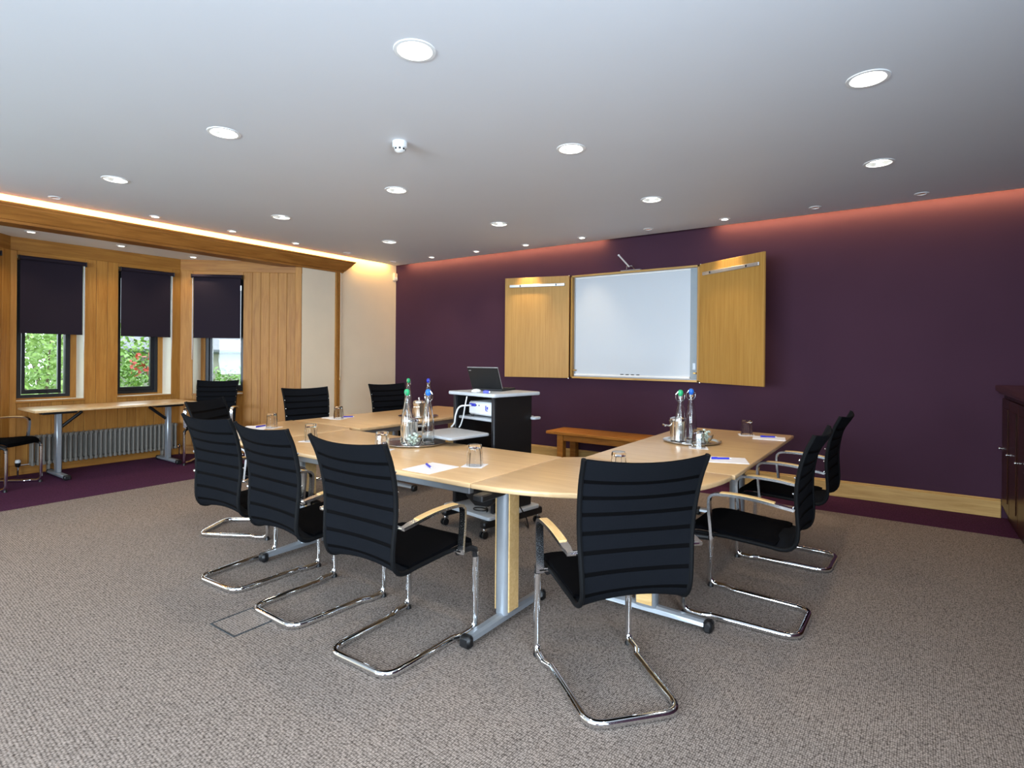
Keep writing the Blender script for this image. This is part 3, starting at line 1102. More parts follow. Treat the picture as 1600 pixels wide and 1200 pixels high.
def t_leg(parent, x, y, ang, length=0.68, off=0.0, ztop=None, inlay=True):
    """column on a T foot; the foot runs along ang; parent at world origin"""
    ztop = ztop or TT - TH
    m = Matrix.Translation((x, y, 0)) @ Matrix.Rotation(R(ang), 4, 'Z')
    h = length / 2
    foot = MB()
    sec = [(-0.03, 0.030), (0.03, 0.030), (0.026, 0.052), (0.012, 0.064), (-0.012, 0.064), (-0.026, 0.052)]
    vs = []
    for s, k in ((-h + 0.03, 0.8), (-0.08, 1.0), (0.08, 1.0), (h - 0.03, 0.8)):
        vs += [(s, a, 0.03 + (b - 0.03) * k) for a, b in sec]
    fs = [(0, 1, 2, 3, 4, 5), tuple(18 + i for i in (5, 4, 3, 2, 1, 0))]
    for r_ in range(3):
        for i in range(6):
            j = (i + 1) % 6
            fs.append((r_ * 6 + i, r_ * 6 + j, r_ * 6 + 6 + j, r_ * 6 + 6 + i))
    leg = foot.add(vs, fs).move(m).build('foot', M['silver'], parent)
    for s in (-1, 1):
        MB().rbox(s * (h - 0.035), s * (h + 0.012), -0.033, 0.033, 0.0, 0.06, 0.012).move(m).build('end_cap', M['black_plastic'], leg, True)
    col = [(0.06 * math.copysign(abs(math.cos(a)) ** 0.6, math.cos(a)) + off, 0.042 * math.copysign(abs(math.sin(a)) ** 0.6, math.sin(a))) for a in [2 * math.pi * i / 20 for i in range(20)]]
    c = MB().prism(col, 0.055, ztop - 0.02).move(m).build('column', M['silver'], parent, True)
    if inlay:
        MB().rbox(-0.044 + off, 0.044 + off, -0.046, -0.039, 0.07, ztop - 0.03, 0.002).rbox(-0.044 + off, 0.044 + off, 0.039, 0.046, 0.07, ztop - 0.03, 0.002).move(m).build('beech_inlay', M['beech_pad'], c)
    MB().rbox(-h * 0.75, h * 0.75, -0.03, 0.03, ztop - 0.035, ztop - 0.001, 0.006).move(m).build('top_bracket', M['black_plastic'], parent)


def arc(cx, cy, rx, ry, a0, a1, n):
    return [(cx + rx * math.cos(R(a0 + (a1 - a0) * k / n)), cy + ry * math.sin(R(a0 + (a1 - a0) * k / n))) for k in range(n + 1)]


def table(name, label, poly, parts=None):
    t = thing(name, label, 'table', (0, 0, 0), 0, 'beech conference tables in a U')
    MB().prism(poly, TT - TH, TT, 0.008, 3).build('tabletop', M['beech'], t, True)
    return t


tf = table('conference_table', 'long straight beech table along the front of the U', [(3.035, -4.30), (5.170, -4.30), (5.170, -3.36), (3.035, -3.36)])
for yy in (-4.20, -3.47):
    MB().rbox(3.1, 5.1, yy - 0.02, yy + 0.02, TT - TH - 0.055, TT - TH - 0.001, 0.004).build('frame_rail', M['silver'], tf)
t_leg(tf, 3.475, -4.08, 90)
t_right = table('conference_table', 'straight beech table arm on the right of the U near the purple wall', [(5.285, -3.262), (6.220, -3.262), (6.225, -1.285), (5.285, -1.285)])
for xx in (5.40, 6.10):
    MB().rbox(xx - 0.02, xx + 0.02, -3.2, -1.35, TT - TH - 0.055, TT - TH - 0.001, 0.004).build('frame_rail', M['silver'], t_right)
t_leg(t_right, 5.82, -1.49, 0, inlay=False)
tl_ = table('conference_table', 'straight beech table arm on the left of the U in front of the bay', [(2.07, -3.262), (3.06, -3.262), (3.06, -1.20), (2.07, -1.20)])
for xx in (2.19, 2.95):
    MB().rbox(xx - 0.02, xx + 0.02, -3.2, -1.27, TT - TH - 0.055, TT - TH - 0.001, 0.004).build('frame_rail', M['silver'], tl_)
t_leg(tl_, 2.56, -2.42, 0)
t_leg(tl_, 2.56, -1.45, 0)
tcr = table('corner_table', 'rounded beech corner table at the right bend of the U', [(5.175, -3.36)] + arc(5.175, -3.268, 1.032, 1.032, -90, 0, 24) + [(5.285, -3.268)])
t_leg(tcr, 5.281, -4.125, 90)
t_leg(tcr, 5.85, -3.61, 0)
MB().rbox(5.22, 5.26, -4.15, -3.5, TT - TH - 0.05, TT - TH - 0.001, 0.004).build('frame_rail', M['black_plastic'], tcr)
hb = [(4.93, 0.712), (5.16, 0.712), (5.16, 0.60), (5.12, 0.565), (5.03, 0.558), (4.97, 0.60), (4.94, 0.66)]
MB().prism(hb[::-1], -0.03, 0.03, 0.01, 2).move(Matrix.Translation((0, -4.06, 0)) @ Matrix.Rotation(R(90), 4, 'X')).build('folding_bracket', M['black_plastic'], tf, True)
tcl = table('corner_table', 'rounded beech corner table at the left bend of the U', [(3.03, -3.36), (2.94, -3.268)] + arc(3.03, -3.268, 0.985, 1.032, 180, 270, 24))
t_leg(tcl, 2.45, -3.60, 0, 0.6)
MB().rbox(2.2, 2.9, -3.52, -3.48, TT - TH - 0.05, TT - TH - 0.001, 0.004).build('frame_rail', M['black_plastic'], tcl)

# folding side table in the bay
t = thing('folding_table', 'narrow beech folding table standing along the bay under the windows', 'table', (0, 0, 0))
ZF = 0.775
MB().prism([(-1.06, -4.62), (-0.46, -4.62), (-0.46, -2.98), (-1.06, -2.98)], ZF - 0.026, ZF, 0.007, 3).build('tabletop', M['beech_y'] if 'beech_y' in M else M['beech'], t, True)
for yy, sg in ((-4.34, 1), (-3.20, -1)):
    ft = MB().rbox(-1.03, -0.46, yy - 0.03, yy + 0.03, 0.012, 0.05, 0.01).build('foot', M['silver'], t, True)
    for xx in (-1.02, -0.47):
        MB().rbox(xx - 0.025, xx + 0.025, yy - 0.033, yy + 0.033, 0.0, 0.052, 0.01).build('end_cap', M['black_plastic'], ft, True)
    MB().rbox(-0.80, -0.72, yy - 0.027, yy + 0.027, 0.045, ZF - 0.06, 0.01).build('column', M['silver'], t, True)
    MB().prism([(-0.82, yy - 0.16), (-0.70, yy - 0.16), (-0.70, yy + 0.16), (-0.82, yy + 0.16)], ZF - 0.07, ZF - 0.027, 0.01, 2).build('hinge_bracket', M['black_plastic'], t, True)
    MB().tube([(-0.76, yy + sg * 0.03, ZF - 0.22), (-0.76, yy + sg * 0.22, ZF - 0.06)], 0.018, 8).build('brace', M['black_plastic'], t, True)

# ------------------------------------------------------------------ things on the tables
def bottle(x, y, cap, label):
    t = thing('water_bottle', label, 'bottle', (x, y, TT + 0.007), random.uniform(0, 3), 'swing-top water bottles')
    h = 0.352
    out = [(1e-5, 0.004), (0.030, 0.0), (0.042, 0.003), (0.0455, 0.012), (0.0455, 0.11), (0.043, 0.16), (0.0365, 0.21), (0.0275, 0.26), (0.020, 0.30), (0.0165, 0.33), (0.0165, 0.345), (0.019, 0.348), (0.019, h)]
    inn = [(0.0135, h), (0.013, 0.33), (0.0165, 0.30), (0.024, 0.26), (0.033, 0.21), (0.0395, 0.16), (0.042, 0.11), (0.042, 0.016), (0.030, 0.009), (1e-5, 0.011)]
    MB().lathe(out + inn, 28).build('bottle_body', M['glass'], t, True)
    MB().lathe([(0.010, h + 0.001), (0.0165, h + 0.008), (0.0205, h + 0.022), (0.0195, h + 0.036), (0.012, h + 0.046), (1e-5, h + 0.049)], 16).build('stopper', M[cap], t, True)
    for sg in (-1, 1):
        MB().tube(fillet([(0, sg * 0.018, h - 0.040), (0.006, sg * 0.034, h - 0.022), (0.004, sg * 0.036, h + 0.012), (0.0, sg * 0.016, h + 0.036)], 0.02, 4), 0.003, 6).build('wire_bail', M['chrome'], t, True)
    MB().lathe([(0.0175, h - 0.040), (0.019, h - 0.037), (0.0175, h - 0.034)], 16).build('neck_ring', M['chrome'], t, True)
    return t


def oct_ring(r, n=40, fl=0.05):
    return [(r * (1 - fl * (1 - abs(math.cos(4 * 2 * math.pi * k / n))))) for k in range(n)]


tumbler_mesh = None


def tumbler(x, y, label, coaster=True, z=TT, rot=0.0):
    global tumbler_mesh
    if tumbler_mesh is None:
        mb = MB()
        H = 0.126
        prof_o = [(0.049, 0.0), (0.0485, 0.03), (0.046, 0.07), (0.042, H - 0.006), (0.039, H)]
        prof_i = [(0.034, H - 0.024), (0.039, 0.07), (0.0425, 0.03), (0.0455, 0.0)]
        rings = prof_o + [(1e-5, H)] 
        n = 32
        vs, fs = [], []

        def ring(r, zz):
            base = len(vs)
            for k in range(n):
                a = 2 * math.pi * k / n
                f = math.cos(math.pi / 8) / math.cos((a % (math.pi / 4)) - math.pi / 8)
                vs.append((r * f * math.cos(a), r * f * math.sin(a), zz))
            return base
        order = [(1e-5, H)] + list(reversed(prof_o)) + [(0.0455, 0.0)] + list(reversed(prof_i[:-1])) + [(1e-5, H - 0.026)]
        b = [ring(r, zz) for r, zz in order]
        for i in range(len(b) - 1):
            for k in range(n):
                m = (k + 1) % n
                fs.append((b[i] + k, b[i] + m, b[i + 1] + m, b[i + 1] + k))
        mb.add(vs, fs)
        tumbler_mesh = mb.mesh('glass_body', M['glass'], True)
    o = link('tumbler', tumbler_mesh, None, (x, y, z + (0.0015 if coaster else 0)), rot)
    tag(o, label, 'glass', 'upturned tumblers')
    if coaster:
        c = MB().prism([(-0.065, -0.065), (0.065, -0.065), (0.065, 0.065), (-0.065, 0.065)], 0, 0.0015).build('paper_coaster', M['paper'], None, False, (x, y, z), R(20) + rot)
        tag(c, 'paper coaster under ' + label.split(',')[0], 'coaster', 'paper coasters')
    return o


def tray(x, y, rx, ry, rot, label):
    t = thing('serving_tray', label, 'tray', (x, y, TT), rot, 'silver serving trays')
    prof = [(0.0, 0.003), (0.78, 0.003), (0.86, 0.006), (0.97, 0.016), (1.0, 0.016), (1.0, 0.013), (0.87, 0.002), (0.78, 0.0), (0.0, 0.0)]
    vs, fs = [], []
    n = 48
    for r, zz in prof:
        for k in range(n):
            a = 2 * math.pi * k / n
            w_ = 1 + (0.012 * math.cos(12 * a) if r > 0.9 else 0)
            vs.append((max(r, 1e-4) * rx * w_ * math.cos(a), max(r, 1e-4) * ry * w_ * math.sin(a), zz))
    for i in range(len(prof) - 1):
        for k in range(n):
            m = (k + 1) % n
            fs.append((i * n + k, i * n + m, i * n + n + m, i * n + n + k))
    MB().add(vs, fs).build('dish', M['steel'], t, True)
    return t


def bucket(x, y, rot, label):
    t = thing('ice_bucket', label, 'ice bucket', (x, y, TT + 0.004), rot, 'steel ice buckets')
    MB().lathe([(0.050, 0.0), (0.056, 0.005), (0.060, 0.14), (0.066, 0.15), (0.066, 0.155), (0.058, 0.155), (0.055, 0.14), (0.050, 0.008), (1e-5, 0.008)], 32).build('pail', M['steel'], t, True)
    MB().lathe([(0.064, 0.157), (0.060, 0.172), (0.035, 0.182), (1e-5, 0.185)], 32).build('lid', M['steel'], t, True)
    MB().lathe([(0.006, 0.183), (0.006, 0.192), (0.014, 0.198), (0.014, 0.208), (1e-5, 0.213)], 14).build('knob', M['steel'], t, True)
    MB().tube([(0.058, 0.0, 0.115), (0.105, 0.0, 0.118)], 0.006, 8).tube([(0.105, -0.03, 0.118), (0.105, 0.03, 0.118)], 0.008, 8).build('handle', M['steel'], t, True)
    return t


mint_mesh = MB()
mint_mesh.sphere((0, 0, 0), 0.013, 8, 6, 0.7)
for sg in (-1, 1):
    mint_mesh.add([(sg * 0.011, 0, 0), (sg * 0.026, 0.010, 0.003), (sg * 0.026, 0.0, -0.004), (sg * 0.026, -0.010, 0.003)], [(0, 1, 2), (0, 2, 3)])
mint_mesh = mint_mesh.mesh('mint_body', M['mint'], True)


def mint_bowl(x, y, label, mlabel, grp):
    t = thing('glass_bowl', label, 'bowl', (x, y, TT + 0.005), 0, 'glass bowls of mints')
    MB().lathe([(1e-5, 0.0), (0.030, 0.0), (0.050, 0.02), (0.060, 0.045), (0.062, 0.055), (0.059, 0.055), (0.047, 0.024), (0.028, 0.006), (1e-5, 0.006)], 28).build('bowl_body', M['glass'], t, True)
    for k in range(15):
        a = k * 2.4
        r_ = 0.012 + 0.024 * math.sqrt((k % 8) / 8)
        o = link('wrapped_mint', mint_mesh, None, (x + r_ * math.cos(a), y + r_ * math.sin(a), TT + 0.028 + 0.0045 * k))
        o.rotation_euler = (random.uniform(-0.6, 0.6), random.uniform(-0.6, 0.6), random.uniform(0, 3.1))
        tag(o, mlabel, 'mint', grp)


# left-hand tray on the front table
tray(4.02, -3.57, 0.245, 0.225, R(20), 'round silver tray on the front table, loaded with bottles')
bottle(4.035, -3.645, 'green_cap', 'clear water bottle with green stopper on the front table tray')
bottle(4.150, -3.545, 'blue_cap', 'clear water bottle with bright blue stopper on the front table tray')
bucket(3.965, -3.545, R(60), 'polished steel ice bucket behind the two bottles on the front table tray')
mint_bowl(4.14, -3.68, 'clear glass bowl of wrapped mints on the front table tray', 'clear wrapped mint in the bowl on the front table tray', 'mints in the left bowl')
# tray on the left arm, behind
tray(2.80, -2.28, 0.21, 0.19, R(40), 'round silver tray on the left table arm, behind the front bottles')
bottle(2.71, -2.34, 'green_cap', 'clear water bottle with green stopper on the left table arm tray')
bottle(2.865, -2.20, 'navy_cap', 'clear water bottle with dark blue stopper on the left table arm tray')
bucket(2.88, -2.35, R(300), 'polished steel ice bucket on the left table arm tray')
# right-hand tray
tray(5.65, -2.20, 0.22, 0.215, R(60), 'round silver tray on the right table arm, loaded with two bottles')
bottle(5.60, -2.325, 'green_cap', 'clear water bottle with green stopper on the right tray')
bottle(5.615, -2.115, 'blue_cap', 'clear water bottle with blue stopper on the right tray')
bucket(5.54, -2.205, R(215), 'polished steel ice bucket beside the two bottles on the right tray')
mint_bowl(5.735, -2.15, 'clear glass bowl of wrapped mints on the right tray', 'clear wrapped mint in the bowl on the right tray', 'mints in the right bowl')

tumbler(4.90, -3.93, 'upturned tumbler on the front table beside the paper and blue pen')
tumbler(4.06, -3.90, 'upturned tumbler in front of the front table tray, half behind a chair')
tumbler(3.33, -3.95, 'upturned tumbler on the front table between the left chairs')
tumbler(2.40, -3.70, 'upturned tumbler on the rounded left corner table')
tumbler(2.30, -2.91, 'upturned tumbler on the left table arm before the far chair')
tumbler(5.693, -3.642, 'upturned tumbler at the right bend, behind the nearest chair', True)
tumbler(5.77, -2.44, 'upturned tumbler in front of the right tray')
tumbler(5.90, -1.52, 'upturned tumbler at the far end of the right table arm')


def paper_pen(x, y, rot, label, plabel, px, py, prot, w=0.21, l=0.25):
    p = MB().box(-w / 2, w / 2, -l / 2, l / 2, 0, 0.003).build('notepad', M['paper'], None, False, (x, y, TT), rot)
    tag(p, label, 'notepad', 'white notepads')
    t = thing('ballpoint_pen', plabel, 'pen', (px, py, TT + 0.003), prot, 'blue pens')
    MB().tube([(-0.062, 0, 0.006), (0.05, 0, 0.006)], 0.0058, 8).build('barrel', M['blue_pen'], t, True)
    MB().tube([(0.05, 0, 0.006), (0.064, 0, 0.005)], [0.0055, 0.0018], 8).build('tip', M['white_plastic'], t, True)
    MB().box(-0.062, -0.025, -0.0018, 0.0018, 0.0115, 0.0135).build('clip', M['blue_pen'], t)


paper_pen(4.748, -4.143, R(0), 'white notepad at the front table edge beside the seam', 'blue pen on the front notepad', 4.725, -4.135, R(-32))
paper_pen(6.06, -2.82, R(20), 'white notepad on the right table arm, nearer the camera', 'blue pen on the nearer right notepad', 6.03, -2.82, R(33), 0.25, 0.20)
paper_pen(6.09, -1.61, R(10), 'white notepad at the far end of the right table arm', 'blue pen on the far right notepad', 6.08, -1.575, R(24), 0.24, 0.19)
paper_pen(2.20, -2.84, R(5), 'white notepad on the left table arm before the far chair', 'blue pen on the left arm notepad', 2.27, -2.77, R(60))
paper_pen(2.31, -3.80, R(45), 'white notepad on the rounded left corner table', 'blue pen on the left corner notepad', 2.30, -3.74, R(110))

# ------------------------------------------------------------------ media trolley
TA = R(-10)
TX, TY = 4.19, -2.80
tr = thing('media_trolley', 'black media trolley with pale grey shelves inside the U of tables', 'trolley', (TX, TY, 0), TA)


def shelf(name, x0, x1, y0, y1, z0, z1, b=0.03):
    poly = []
    for cx, cy, a0 in ((x1 - b, y1 - b, 0), (x0 + b, y1 - b, 90), (x0 + b, y0 + b, 180), (x1 - b, y0 + b, 270)):
        poly += arc(cx, cy, b, b, a0, a0 + 90, 4)
    return MB().prism(poly, z0, z1, 0.008, 2).build(name, M['grey_laminate'], tr, True)


shelf('top_shelf', -0.285, 0.285, -0.27, 0.27, 1.072, 1.10)
shelf('middle_shelf', -0.2215, 0.2215, -0.20, 0.26, 0.872, 0.895, 0.01)
shelf('shelf_end', 0.246, 0.30, 0.17, 0.26, 0.872, 0.895, 0.02)
shelf('shelf_end', -0.30, -0.246, 0.17, 0.26, 0.872, 0.895, 0.02)
shelf('pull_out_shelf', -0.16, 0.285, -0.69, -0.30, 0.786, 0.808)
shelf('base_shelf', -0.285, 0.285, -0.31, 0.27, 0.135, 0.165)
for sx in (-1, 1):
    MB().rbox(sx * 0.245, sx * 0.222, -0.215, 0.20, 0.17, 1.07, 0.004).build('side_panel', M['black_plastic'], tr)
    MB().rbox(sx * 0.252, sx * 0.216, -0.235, -0.213, 0.17, 1.07, 0.006).build('post', M['frame_black'], tr, True)
    MB().rbox(sx * 0.20, sx * 0.218, -0.60, -0.10, 0.768, 0.786, 0.003).build('slide_arm', M['black_plastic'], tr)
    MB().rbox(sx * 0.21, sx * 0.27, -0.34, 0.32, 0.075, 0.135, 0.012).build('base_bar', M['black_plastic'], tr, True)
    for sy in (-0.31, 0.29):
        cs = MB().rbox(sx * 0.24 - 0.014, sx * 0.24 + 0.014, sy - 0.02, sy + 0.02, 0.05, 0.078, 0.004).build('caster', M['chrome'], tr, True)
        for k in (-1, 1):
            MB().tube([(sx * 0.24 + k * 0.007, sy - 0.012, 0.028), (sx * 0.24 + k * 0.022, sy - 0.012, 0.028)], 0.028, 14).build('wheel', M['black_plastic'], cs, True)
MB().rbox(-0.222, 0.222, 0.17, 0.185, 0.17, 0.60, 0.003).build('back_panel', M['black_plastic'], tr)


def trolley_pt(x, y):
    return (TX + x * math.cos(TA) - y * math.sin(TA), TY + x * math.sin(TA) + y * math.cos(TA))


# laptop
lp = thing('laptop', 'open black laptop with its lid towards the camera on the trolley', 'laptop', (4.10, -2.70, 1.10), R(8))
MB().rbox(-0.147, 0.147, -0.10, 0.14, 0.0, 0.020, 0.005).build('base', M['black_plastic'], lp)
lid_m = Matrix.Translation((0, -0.098, 0.020)) @ Matrix.Rotation(R(26), 4, 'X')
lid = MB().rbox(-0.145, 0.145, -0.008, 0.0, 0.0, 0.195, 0.003).move(lid_m).build('lid', M['black_plastic'], lp)
MB().rbox(-0.147, 0.147, 0.0, 0.006, 0.0, 0.199, 0.002).move(lid_m).build('bezel', M['alu'], lid)
MB().box(-0.135, 0.135, 0.006, 0.007, 0.012, 0.187).move(lid_m).build('display', M['screen'], lid)
MB().box(-0.132, -0.110, -0.0086, -0.008, 0.168, 0.175).move(Matrix.Translation((0, 0, 0))).move(lid_m).build('logo_plate', M['alu'], lid)
for r_ in range(5):
    MB().rbox(-0.13, 0.13, 0.0 + r_ * 0.02 - 0.03, 0.016 + r_ * 0.02 - 0.03, 0.022, 0.0245, 0.001).build('key_row', M['frame_black'], lp)
px, py = trolley_pt(0.03, -0.225)
ms = thing('computer_mouse', 'small white computer mouse in front of the laptop', 'mouse', (px, py, 1.10), R(70))
MB().lathe([(0.020, 0.0), (0.027, 0.006), (0.026, 0.016), (0.016, 0.026), (1e-5, 0.029)], 18).move(Matrix.Scale(1.6, 4, (1, 0, 0))).build('body', M['white_plastic'], ms, True)
MB().tube([(0.03, 0, 0.014), (0.04, 0, 0.018)], 0.004, 8).build('wheel', M['black_plastic'], ms, True)
px, py = trolley_pt(0.15, -0.215)
pl = thing('cable_plug', 'blue video cable plug lying beside the laptop', 'plug', (px, py, 1.10), R(15))
MB().rbox(-0.03, 0.018, -0.016, 0.016, 0.0, 0.022, 0.004).build('shell', M['blue_pen'], pl)
MB().rbox(0.018, 0.03, -0.011, 0.011, 0.005, 0.017, 0.001).build('connector', M['alu'], pl)
# projector
px, py = trolley_pt(0.03, -0.05)
pj = thing('projector', 'white projector with a blue mark on the trolley middle shelf', 'projector', (px, py, 0.896), TA)
MB().rbox(-0.155, 0.155, -0.125, 0.125, 0.016, 0.125, 0.014).build('casing', M['white_plastic'], pj, True)
for k in range(3):
    MB().tube([(-0.09 + 0.035 * k, -0.127, 0.095), (-0.09 + 0.035 * k, -0.122, 0.095)], 0.006, 8).build('socket', M['black_plastic'], pj)
MB().rbox(-0.13, -0.06, -0.135, -0.12, 0.085, 0.108, 0.003).build('video_plug', M['blue_pen'], pj)
MB().box(0.055, 0.067, -0.1262, -0.125, 0.06, 0.098).box(0.073, 0.087, -0.1262, -0.125, 0.068, 0.090).box(0.060, 0.085, -0.1262, -0.125, 0.054, 0.06).build('blue_mark', M['blue_pen'], pj)
for sx in (-1, 1):
    for sy in (-1, 1):
        MB().lathe([(0.012, 0.0), (0.012, 0.017)], 10, (sx * 0.13, sy * 0.1, 0)).build('foot', M['black_plastic'], pj)
MB().lathe([(0.032, 0.0), (0.032, 0.02), (0.026, 0.022), (1e-5, 0.018)], 18).move(Matrix.Translation((0.05, 0.125, 0.07)) @ Matrix.Rotation(R(-90), 4, 'X')).build('lens', M['screen'], pj, True)


def cable(name, label, pts, r, mat, cat='cable'):
    o = MB().tube(fillet(pts, 0.08, 6), r, 6).build(name, mat, None, True)
    tag(o, label, cat)
    return o


def tp(x, y, z):
    a, b = trolley_pt(x, y)
    return (a, b, z)


cable('video_cable', 'white cable drooping from the trolley top past the projector', [tp(-0.04, -0.262, 1.066), tp(-0.05, -0.275, 0.98), tp(-0.08, -0.265, 0.90), tp(-0.10, -0.275, 0.83), tp(-0.09, -0.30, 0.815)], 0.0055, M['white_plastic'])
cable('power_cable', 'white cable looping from the projector plug down to the pull-out shelf', [tp(-0.06, -0.20, 0.99), tp(-0.16, -0.25, 0.98), tp(-0.17, -0.275, 0.90), tp(-0.16, -0.29, 0.84), tp(-0.155, -0.33, 0.815)], 0.007, M['white_plastic'])
cable('black_cable', 'black cable coiled on the trolley base shelf', [tp(0.10 + 0.07 * math.cos(a), -0.23 + 0.05 * math.sin(a), 0.172 + 0.01 * a / 6) for a in [k * 0.7 for k in range(12)]], 0.005, M['black_plastic'])
cable('floor_cable', 'black cable trailing off the trolley base towards a caster', [tp(0.26, -0.10, 0.30), tp(0.33, -0.06, 0.26), tp(0.36, 0.02, 0.12), tp(0.34, 0.08, 0.008), tp(0.22, 0.16, 0.008)], 0.005, M['black_plastic'])

# ------------------------------------------------------------------ bench by the purple wall
b = thing('bench', 'long low orange-brown oak bench against the purple wall', 'bench', (0, 0, 0))
for k in range(3):
    MB().rbox(3.28, 4.95, -0.50 + k * 0.156, -0.50 + (k + 1) * 0.156 - 0.003, 0.415, 0.45, 0.004).build('seat_plank', M['pine'], b)
for xx in (3.42, 4.75):
    for yy in (-0.46, -0.13):
        MB().rbox(xx, xx + 0.085, yy, yy + 0.085, 0.0, 0.415, 0.004).build('leg', M['pine_z'] if 'pine_z' in M else M['pine'], b)
    MB().rbox(xx + 0.02, xx + 0.065, -0.375, -0.13, 0.33, 0.41, 0.003).build('end_rail', M['pine'], b)
for yy in (-0.445, -0.105):
    MB().rbox(3.505, 4.75, yy, yy + 0.035, 0.335, 0.413, 0.003).build('apron', M['pine'], b)

# ------------------------------------------------------------------ whiteboard cabinet
w = thing('whiteboard_cabinet', 'oak wall cabinet with both doors open around a whiteboard', 'cabinet', (0, 0, 0))
X0, X1, Z0, Z1 = 3.405, 5.075, 1.108, 2.448
MB().rbox(X0, X0 + 0.025, -0.11, 0.0, Z0, Z1, 0.002).build('side', M['maple_door'], w)
MB().rbox(X1 - 0.025, X1, -0.11, 0.0, Z0, Z1, 0.002).build('side', M['maple_door'], w)
MB().rbox(X0, X1, -0.11, 0.0, Z1 - 0.022, Z1, 0.002).build('top', M['oak_skirt'], w)
MB().rbox(X0, X1, -0.11, 0.0, Z0, Z0 + 0.022, 0.002).build('bottom', M['oak_skirt'], w)
bd = MB().box(X0 + 0.025, X1 - 0.025, -0.05, 0.0, Z0 + 0.022, Z1 - 0.022).build('whiteboard', M['whiteboard'], w)
MB().rbox(X0 + 0.027, X0 + 0.045, -0.062, -0.045, Z0 + 0.03, Z1 - 0.03, 0.003).build('frame_side', M['alu'], bd)
MB().rbox(X1 - 0.115, X1 - 0.03, -0.066, -0.045, Z0 + 0.03, Z1 - 0.03, 0.004).build('control_strip', M['strip_grey'], bd)
MB().rbox(X0 + 0.045, X1 - 0.115, -0.058, -0.045, Z1 - 0.042, Z1 - 0.026, 0.003).build('frame_top', M['white_plastic'], bd)
MB().rbox(X0 + 0.045, X1 - 0.115, -0.085, -0.045, Z0 + 0.035, Z0 + 0.06, 0.004).build('pen_tray', M['white_plastic'], bd)
MB().rbox(X1 - 0.085, X1 - 0.05, -0.070, -0.064, Z0 + 0.14, Z0 + 0.22, 0.002).build('button_pad', M['silver'], bd)
for k in range(4):
    MB().rbox(4.1 + k * 0.07, 4.14 + k * 0.07, -0.087, -0.07, Z0 + 0.06, Z0 + 0.07, 0.003).build('marker_rest', M['black_plastic'], bd)
for xx in (X0 + 0.035, X1 - 0.07):
    MB().rbox(xx, xx + 0.035, -0.105, -0.06, Z0 + 0.095, Z0 + 0.112, 0.003).build('door_catch', M['brass'], w)


def cab_door(name, hinge, ang, width, rail0, rail1, side):
    d = MB().rbox(0.0, width, -0.011, 0.011, Z0, Z1, 0.002).build(name, M['maple_door'], w, False, (hinge[0], hinge[1], 0), ang)
    s = -1
    yo = -0.011 if side > 0 else 0.011
    rl = MB().rbox(rail0, rail1, yo, yo + (-0.02 if side > 0 else 0.02), 2.315, 2.352, 0.004).build('chart_rail', M['alu'], d)
    for f in (0.15, 0.8):
        xx = rail0 + (rail1 - rail0) * f
        MB().rbox(xx - 0.008, xx + 0.008, yo + (-0.018 if side > 0 else 0.018), yo + (-0.026 if side > 0 else 0.026), 2.322, 2.345, 0.002).build('rail_clip', M['black_plastic'], rl)
    for zz in (Z0 + 0.0, Z1 - 0.012):
        MB().lathe([(0.009, 0.0), (0.009, 0.02)], 10, (0.004, 0, zz - 0.004)).build('hinge_pin', M['steel'], d)
    return d


aR = math.atan2(-0.57 + 0.11, 5.853 - 5.08)
cab_door('door', (5.085, -0.118), aR, 0.895, 0.06, 0.84, 1)
aL = math.atan2(-0.35 + 0.12, 2.52 - 3.41)
cab_door('door', (3.395, -0.125), aL, 0.90, 0.06, 0.83, -1)
# sensor arm clipped on the top edge
am = thing('camera_arm', 'thin silver rod arm clipped to the top of the whiteboard cabinet', 'arm', (4.235, -0.085, Z1))
MB().rbox(-0.13, 0.13, -0.03, 0.02, 0.0, 0.012, 0.004).build('mount_plate', M['alu'], am)
MB().tube(fillet([(-0.05, -0.03, 0.01), (-0.03, -0.07, 0.05), (0.04, -0.07, 0.05), (0.06, -0.03, 0.01)], 0.02, 5), 0.006, 8).build('bracket', M['chrome'], am, True)
MB().tube([(0.0, -0.065, 0.045), (-0.03, -0.30, 0.15)], 0.009, 10).build('rod', M['white_plastic'], am, True)
MB().sphere((-0.03, -0.30, 0.15), 0.012, 10, 8).build('tip', M['white_plastic'], am, True)

# ------------------------------------------------------------------ sideboard on the right
s = thing('sideboard', 'dark mahogany sideboard standing against the purple wall at the right edge', 'sideboard', (0, 0, 0))
YS = -2.6
MB().rbox(7.705, 8.2, YS, -0.012, 0.08, 1.12, 0.003).build('carcass', M['mahogany'], s)
MB().rbox(7.73, 8.2, YS + 0.02, -0.03, 0.0, 0.08, 0.003).build('plinth', M['mahogany'], s)
MB().rbox(7.645, 8.22, YS - 0.05, -0.004, 1.12, 1.172, 0.008).rbox(7.665, 8.2, YS - 0.03, -0.006, 1.10, 1.12, 0.004).build('top', M['mahogany_top'], s)
nd = 6
dw = (-0.03 - YS - 0.02) / nd
for k in range(nd):
    y1 = -0.03 - k * dw
    d = MB().rbox(7.690, 7.706, y1 - dw + 0.004, y1 - 0.004, 0.12, 1.06, 0.003).build('door', M['mahogany'], s)
    MB().rbox(7.684, 7.691, y1 - dw + 0.07, y1 - 0.07, 0.20, 0.98, 0.006).build('raised_panel', M['mahogany'], d)
    yk = y1 - 0.035 if k % 2 == 0 else y1 - 0.035
    MB().lathe([(0.006, 0.0), (0.006, 0.012), (0.012, 0.018), (0.012, 0.026), (1e-5, 0.03)], 12).move(Matrix.Translation((7.69, yk, 0.62)) @ Matrix.Rotation(R(-90), 4, 'Y')).build('knob', M['steel'], d, True)

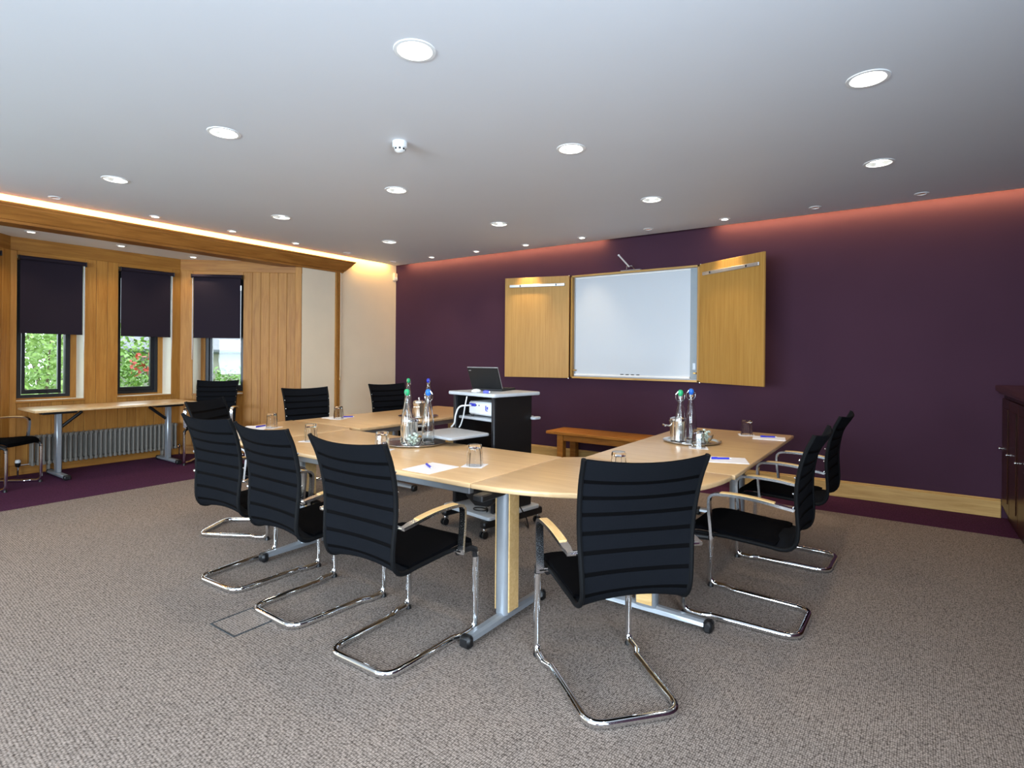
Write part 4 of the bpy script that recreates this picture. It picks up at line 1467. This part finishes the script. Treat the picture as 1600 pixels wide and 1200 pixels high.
# ------------------------------------------------------------------ radiator in the bay
r_ = thing('column_radiator', 'long grey column radiator under the bay windows', 'radiator', (-1.125, 0, 0))
sec = MB()
for xx in (-0.04, 0.0, 0.04):
    sec.tube([(xx, 0, 0.11), (xx, 0, 0.43)], 0.0125, 8)
sec.tube([(-0.045, 0, 0.12), (0.045, 0, 0.12)], 0.021, 8)
sec.tube([(-0.045, 0, 0.425), (0.045, 0, 0.425)], 0.021, 8)
sec = sec.mesh('section', M['radiator'], True)
for k in range(31):
    link('section', sec, r_, (0, -4.48 + k * 0.0505, 0))
MB().tube([(0, -4.50, 0.12), (0, -2.95, 0.12)], 0.014, 8).tube([(0, -4.50, 0.425), (0, -2.95, 0.425)], 0.014, 8).build('header_pipe', M['radiator'], r_, True)
for yy in (-4.48 + 3 * 0.0505, -4.48 + 27 * 0.0505):
    MB().rbox(-0.03, 0.03, yy - 0.012, yy + 0.012, 0.0, 0.10, 0.004).build('foot', M['radiator'], r_)
v = MB().tube(fillet([(0, -4.50, 0.12), (0, -4.60, 0.12), (0, -4.60, 0.0)], 0.03, 4), 0.009, 8).build('valve_pipe', M['chrome'], r_, True)
MB().lathe([(0.012, 0.10), (0.024, 0.115), (0.026, 0.15)], 14, (0, -4.60, 0)).build('valve_body', M['black_plastic'], v, True)
MB().lathe([(0.026, 0.15), (0.027, 0.17), (0.018, 0.185), (1e-5, 0.187)], 14, (0, -4.60, 0)).build('valve_cap', M['white_plastic'], v, True)
MB().tube(fillet([(0, -2.96, 0.12), (0, -2.90, 0.12), (0, -2.90, 0.0)], 0.02, 4), 0.009, 8).lathe([(0.016, 0.10), (0.018, 0.15), (1e-5, 0.155)], 12, (0, -2.90, 0)).build('valve_pipe', M['chrome'], r_, True)

# ------------------------------------------------------------------ floor box lid
fb = thing('floor_box', 'carpeted floor socket lid with a thin metal edge in front of the chairs', 'floor box', (4.18, -4.94, 0.0), 0)
fx, fy = 0.115, 0.115
MB().box(-fx, fx, -fy, -fy + 0.008, -0.002, 0.0035).box(-fx, fx, fy - 0.008, fy, -0.002, 0.0035).box(-fx, -fx + 0.008, -fy + 0.008, fy - 0.008, -0.002, 0.0035).box(fx - 0.008, fx, -fy + 0.008, fy - 0.008, -0.002, 0.0035).build('rim', M['gutter'], fb)
MB().box(-fx + 0.008, fx - 0.008, -fy + 0.008, fy - 0.008, -0.002, 0.002).build('lid', M['carpet'], fb)
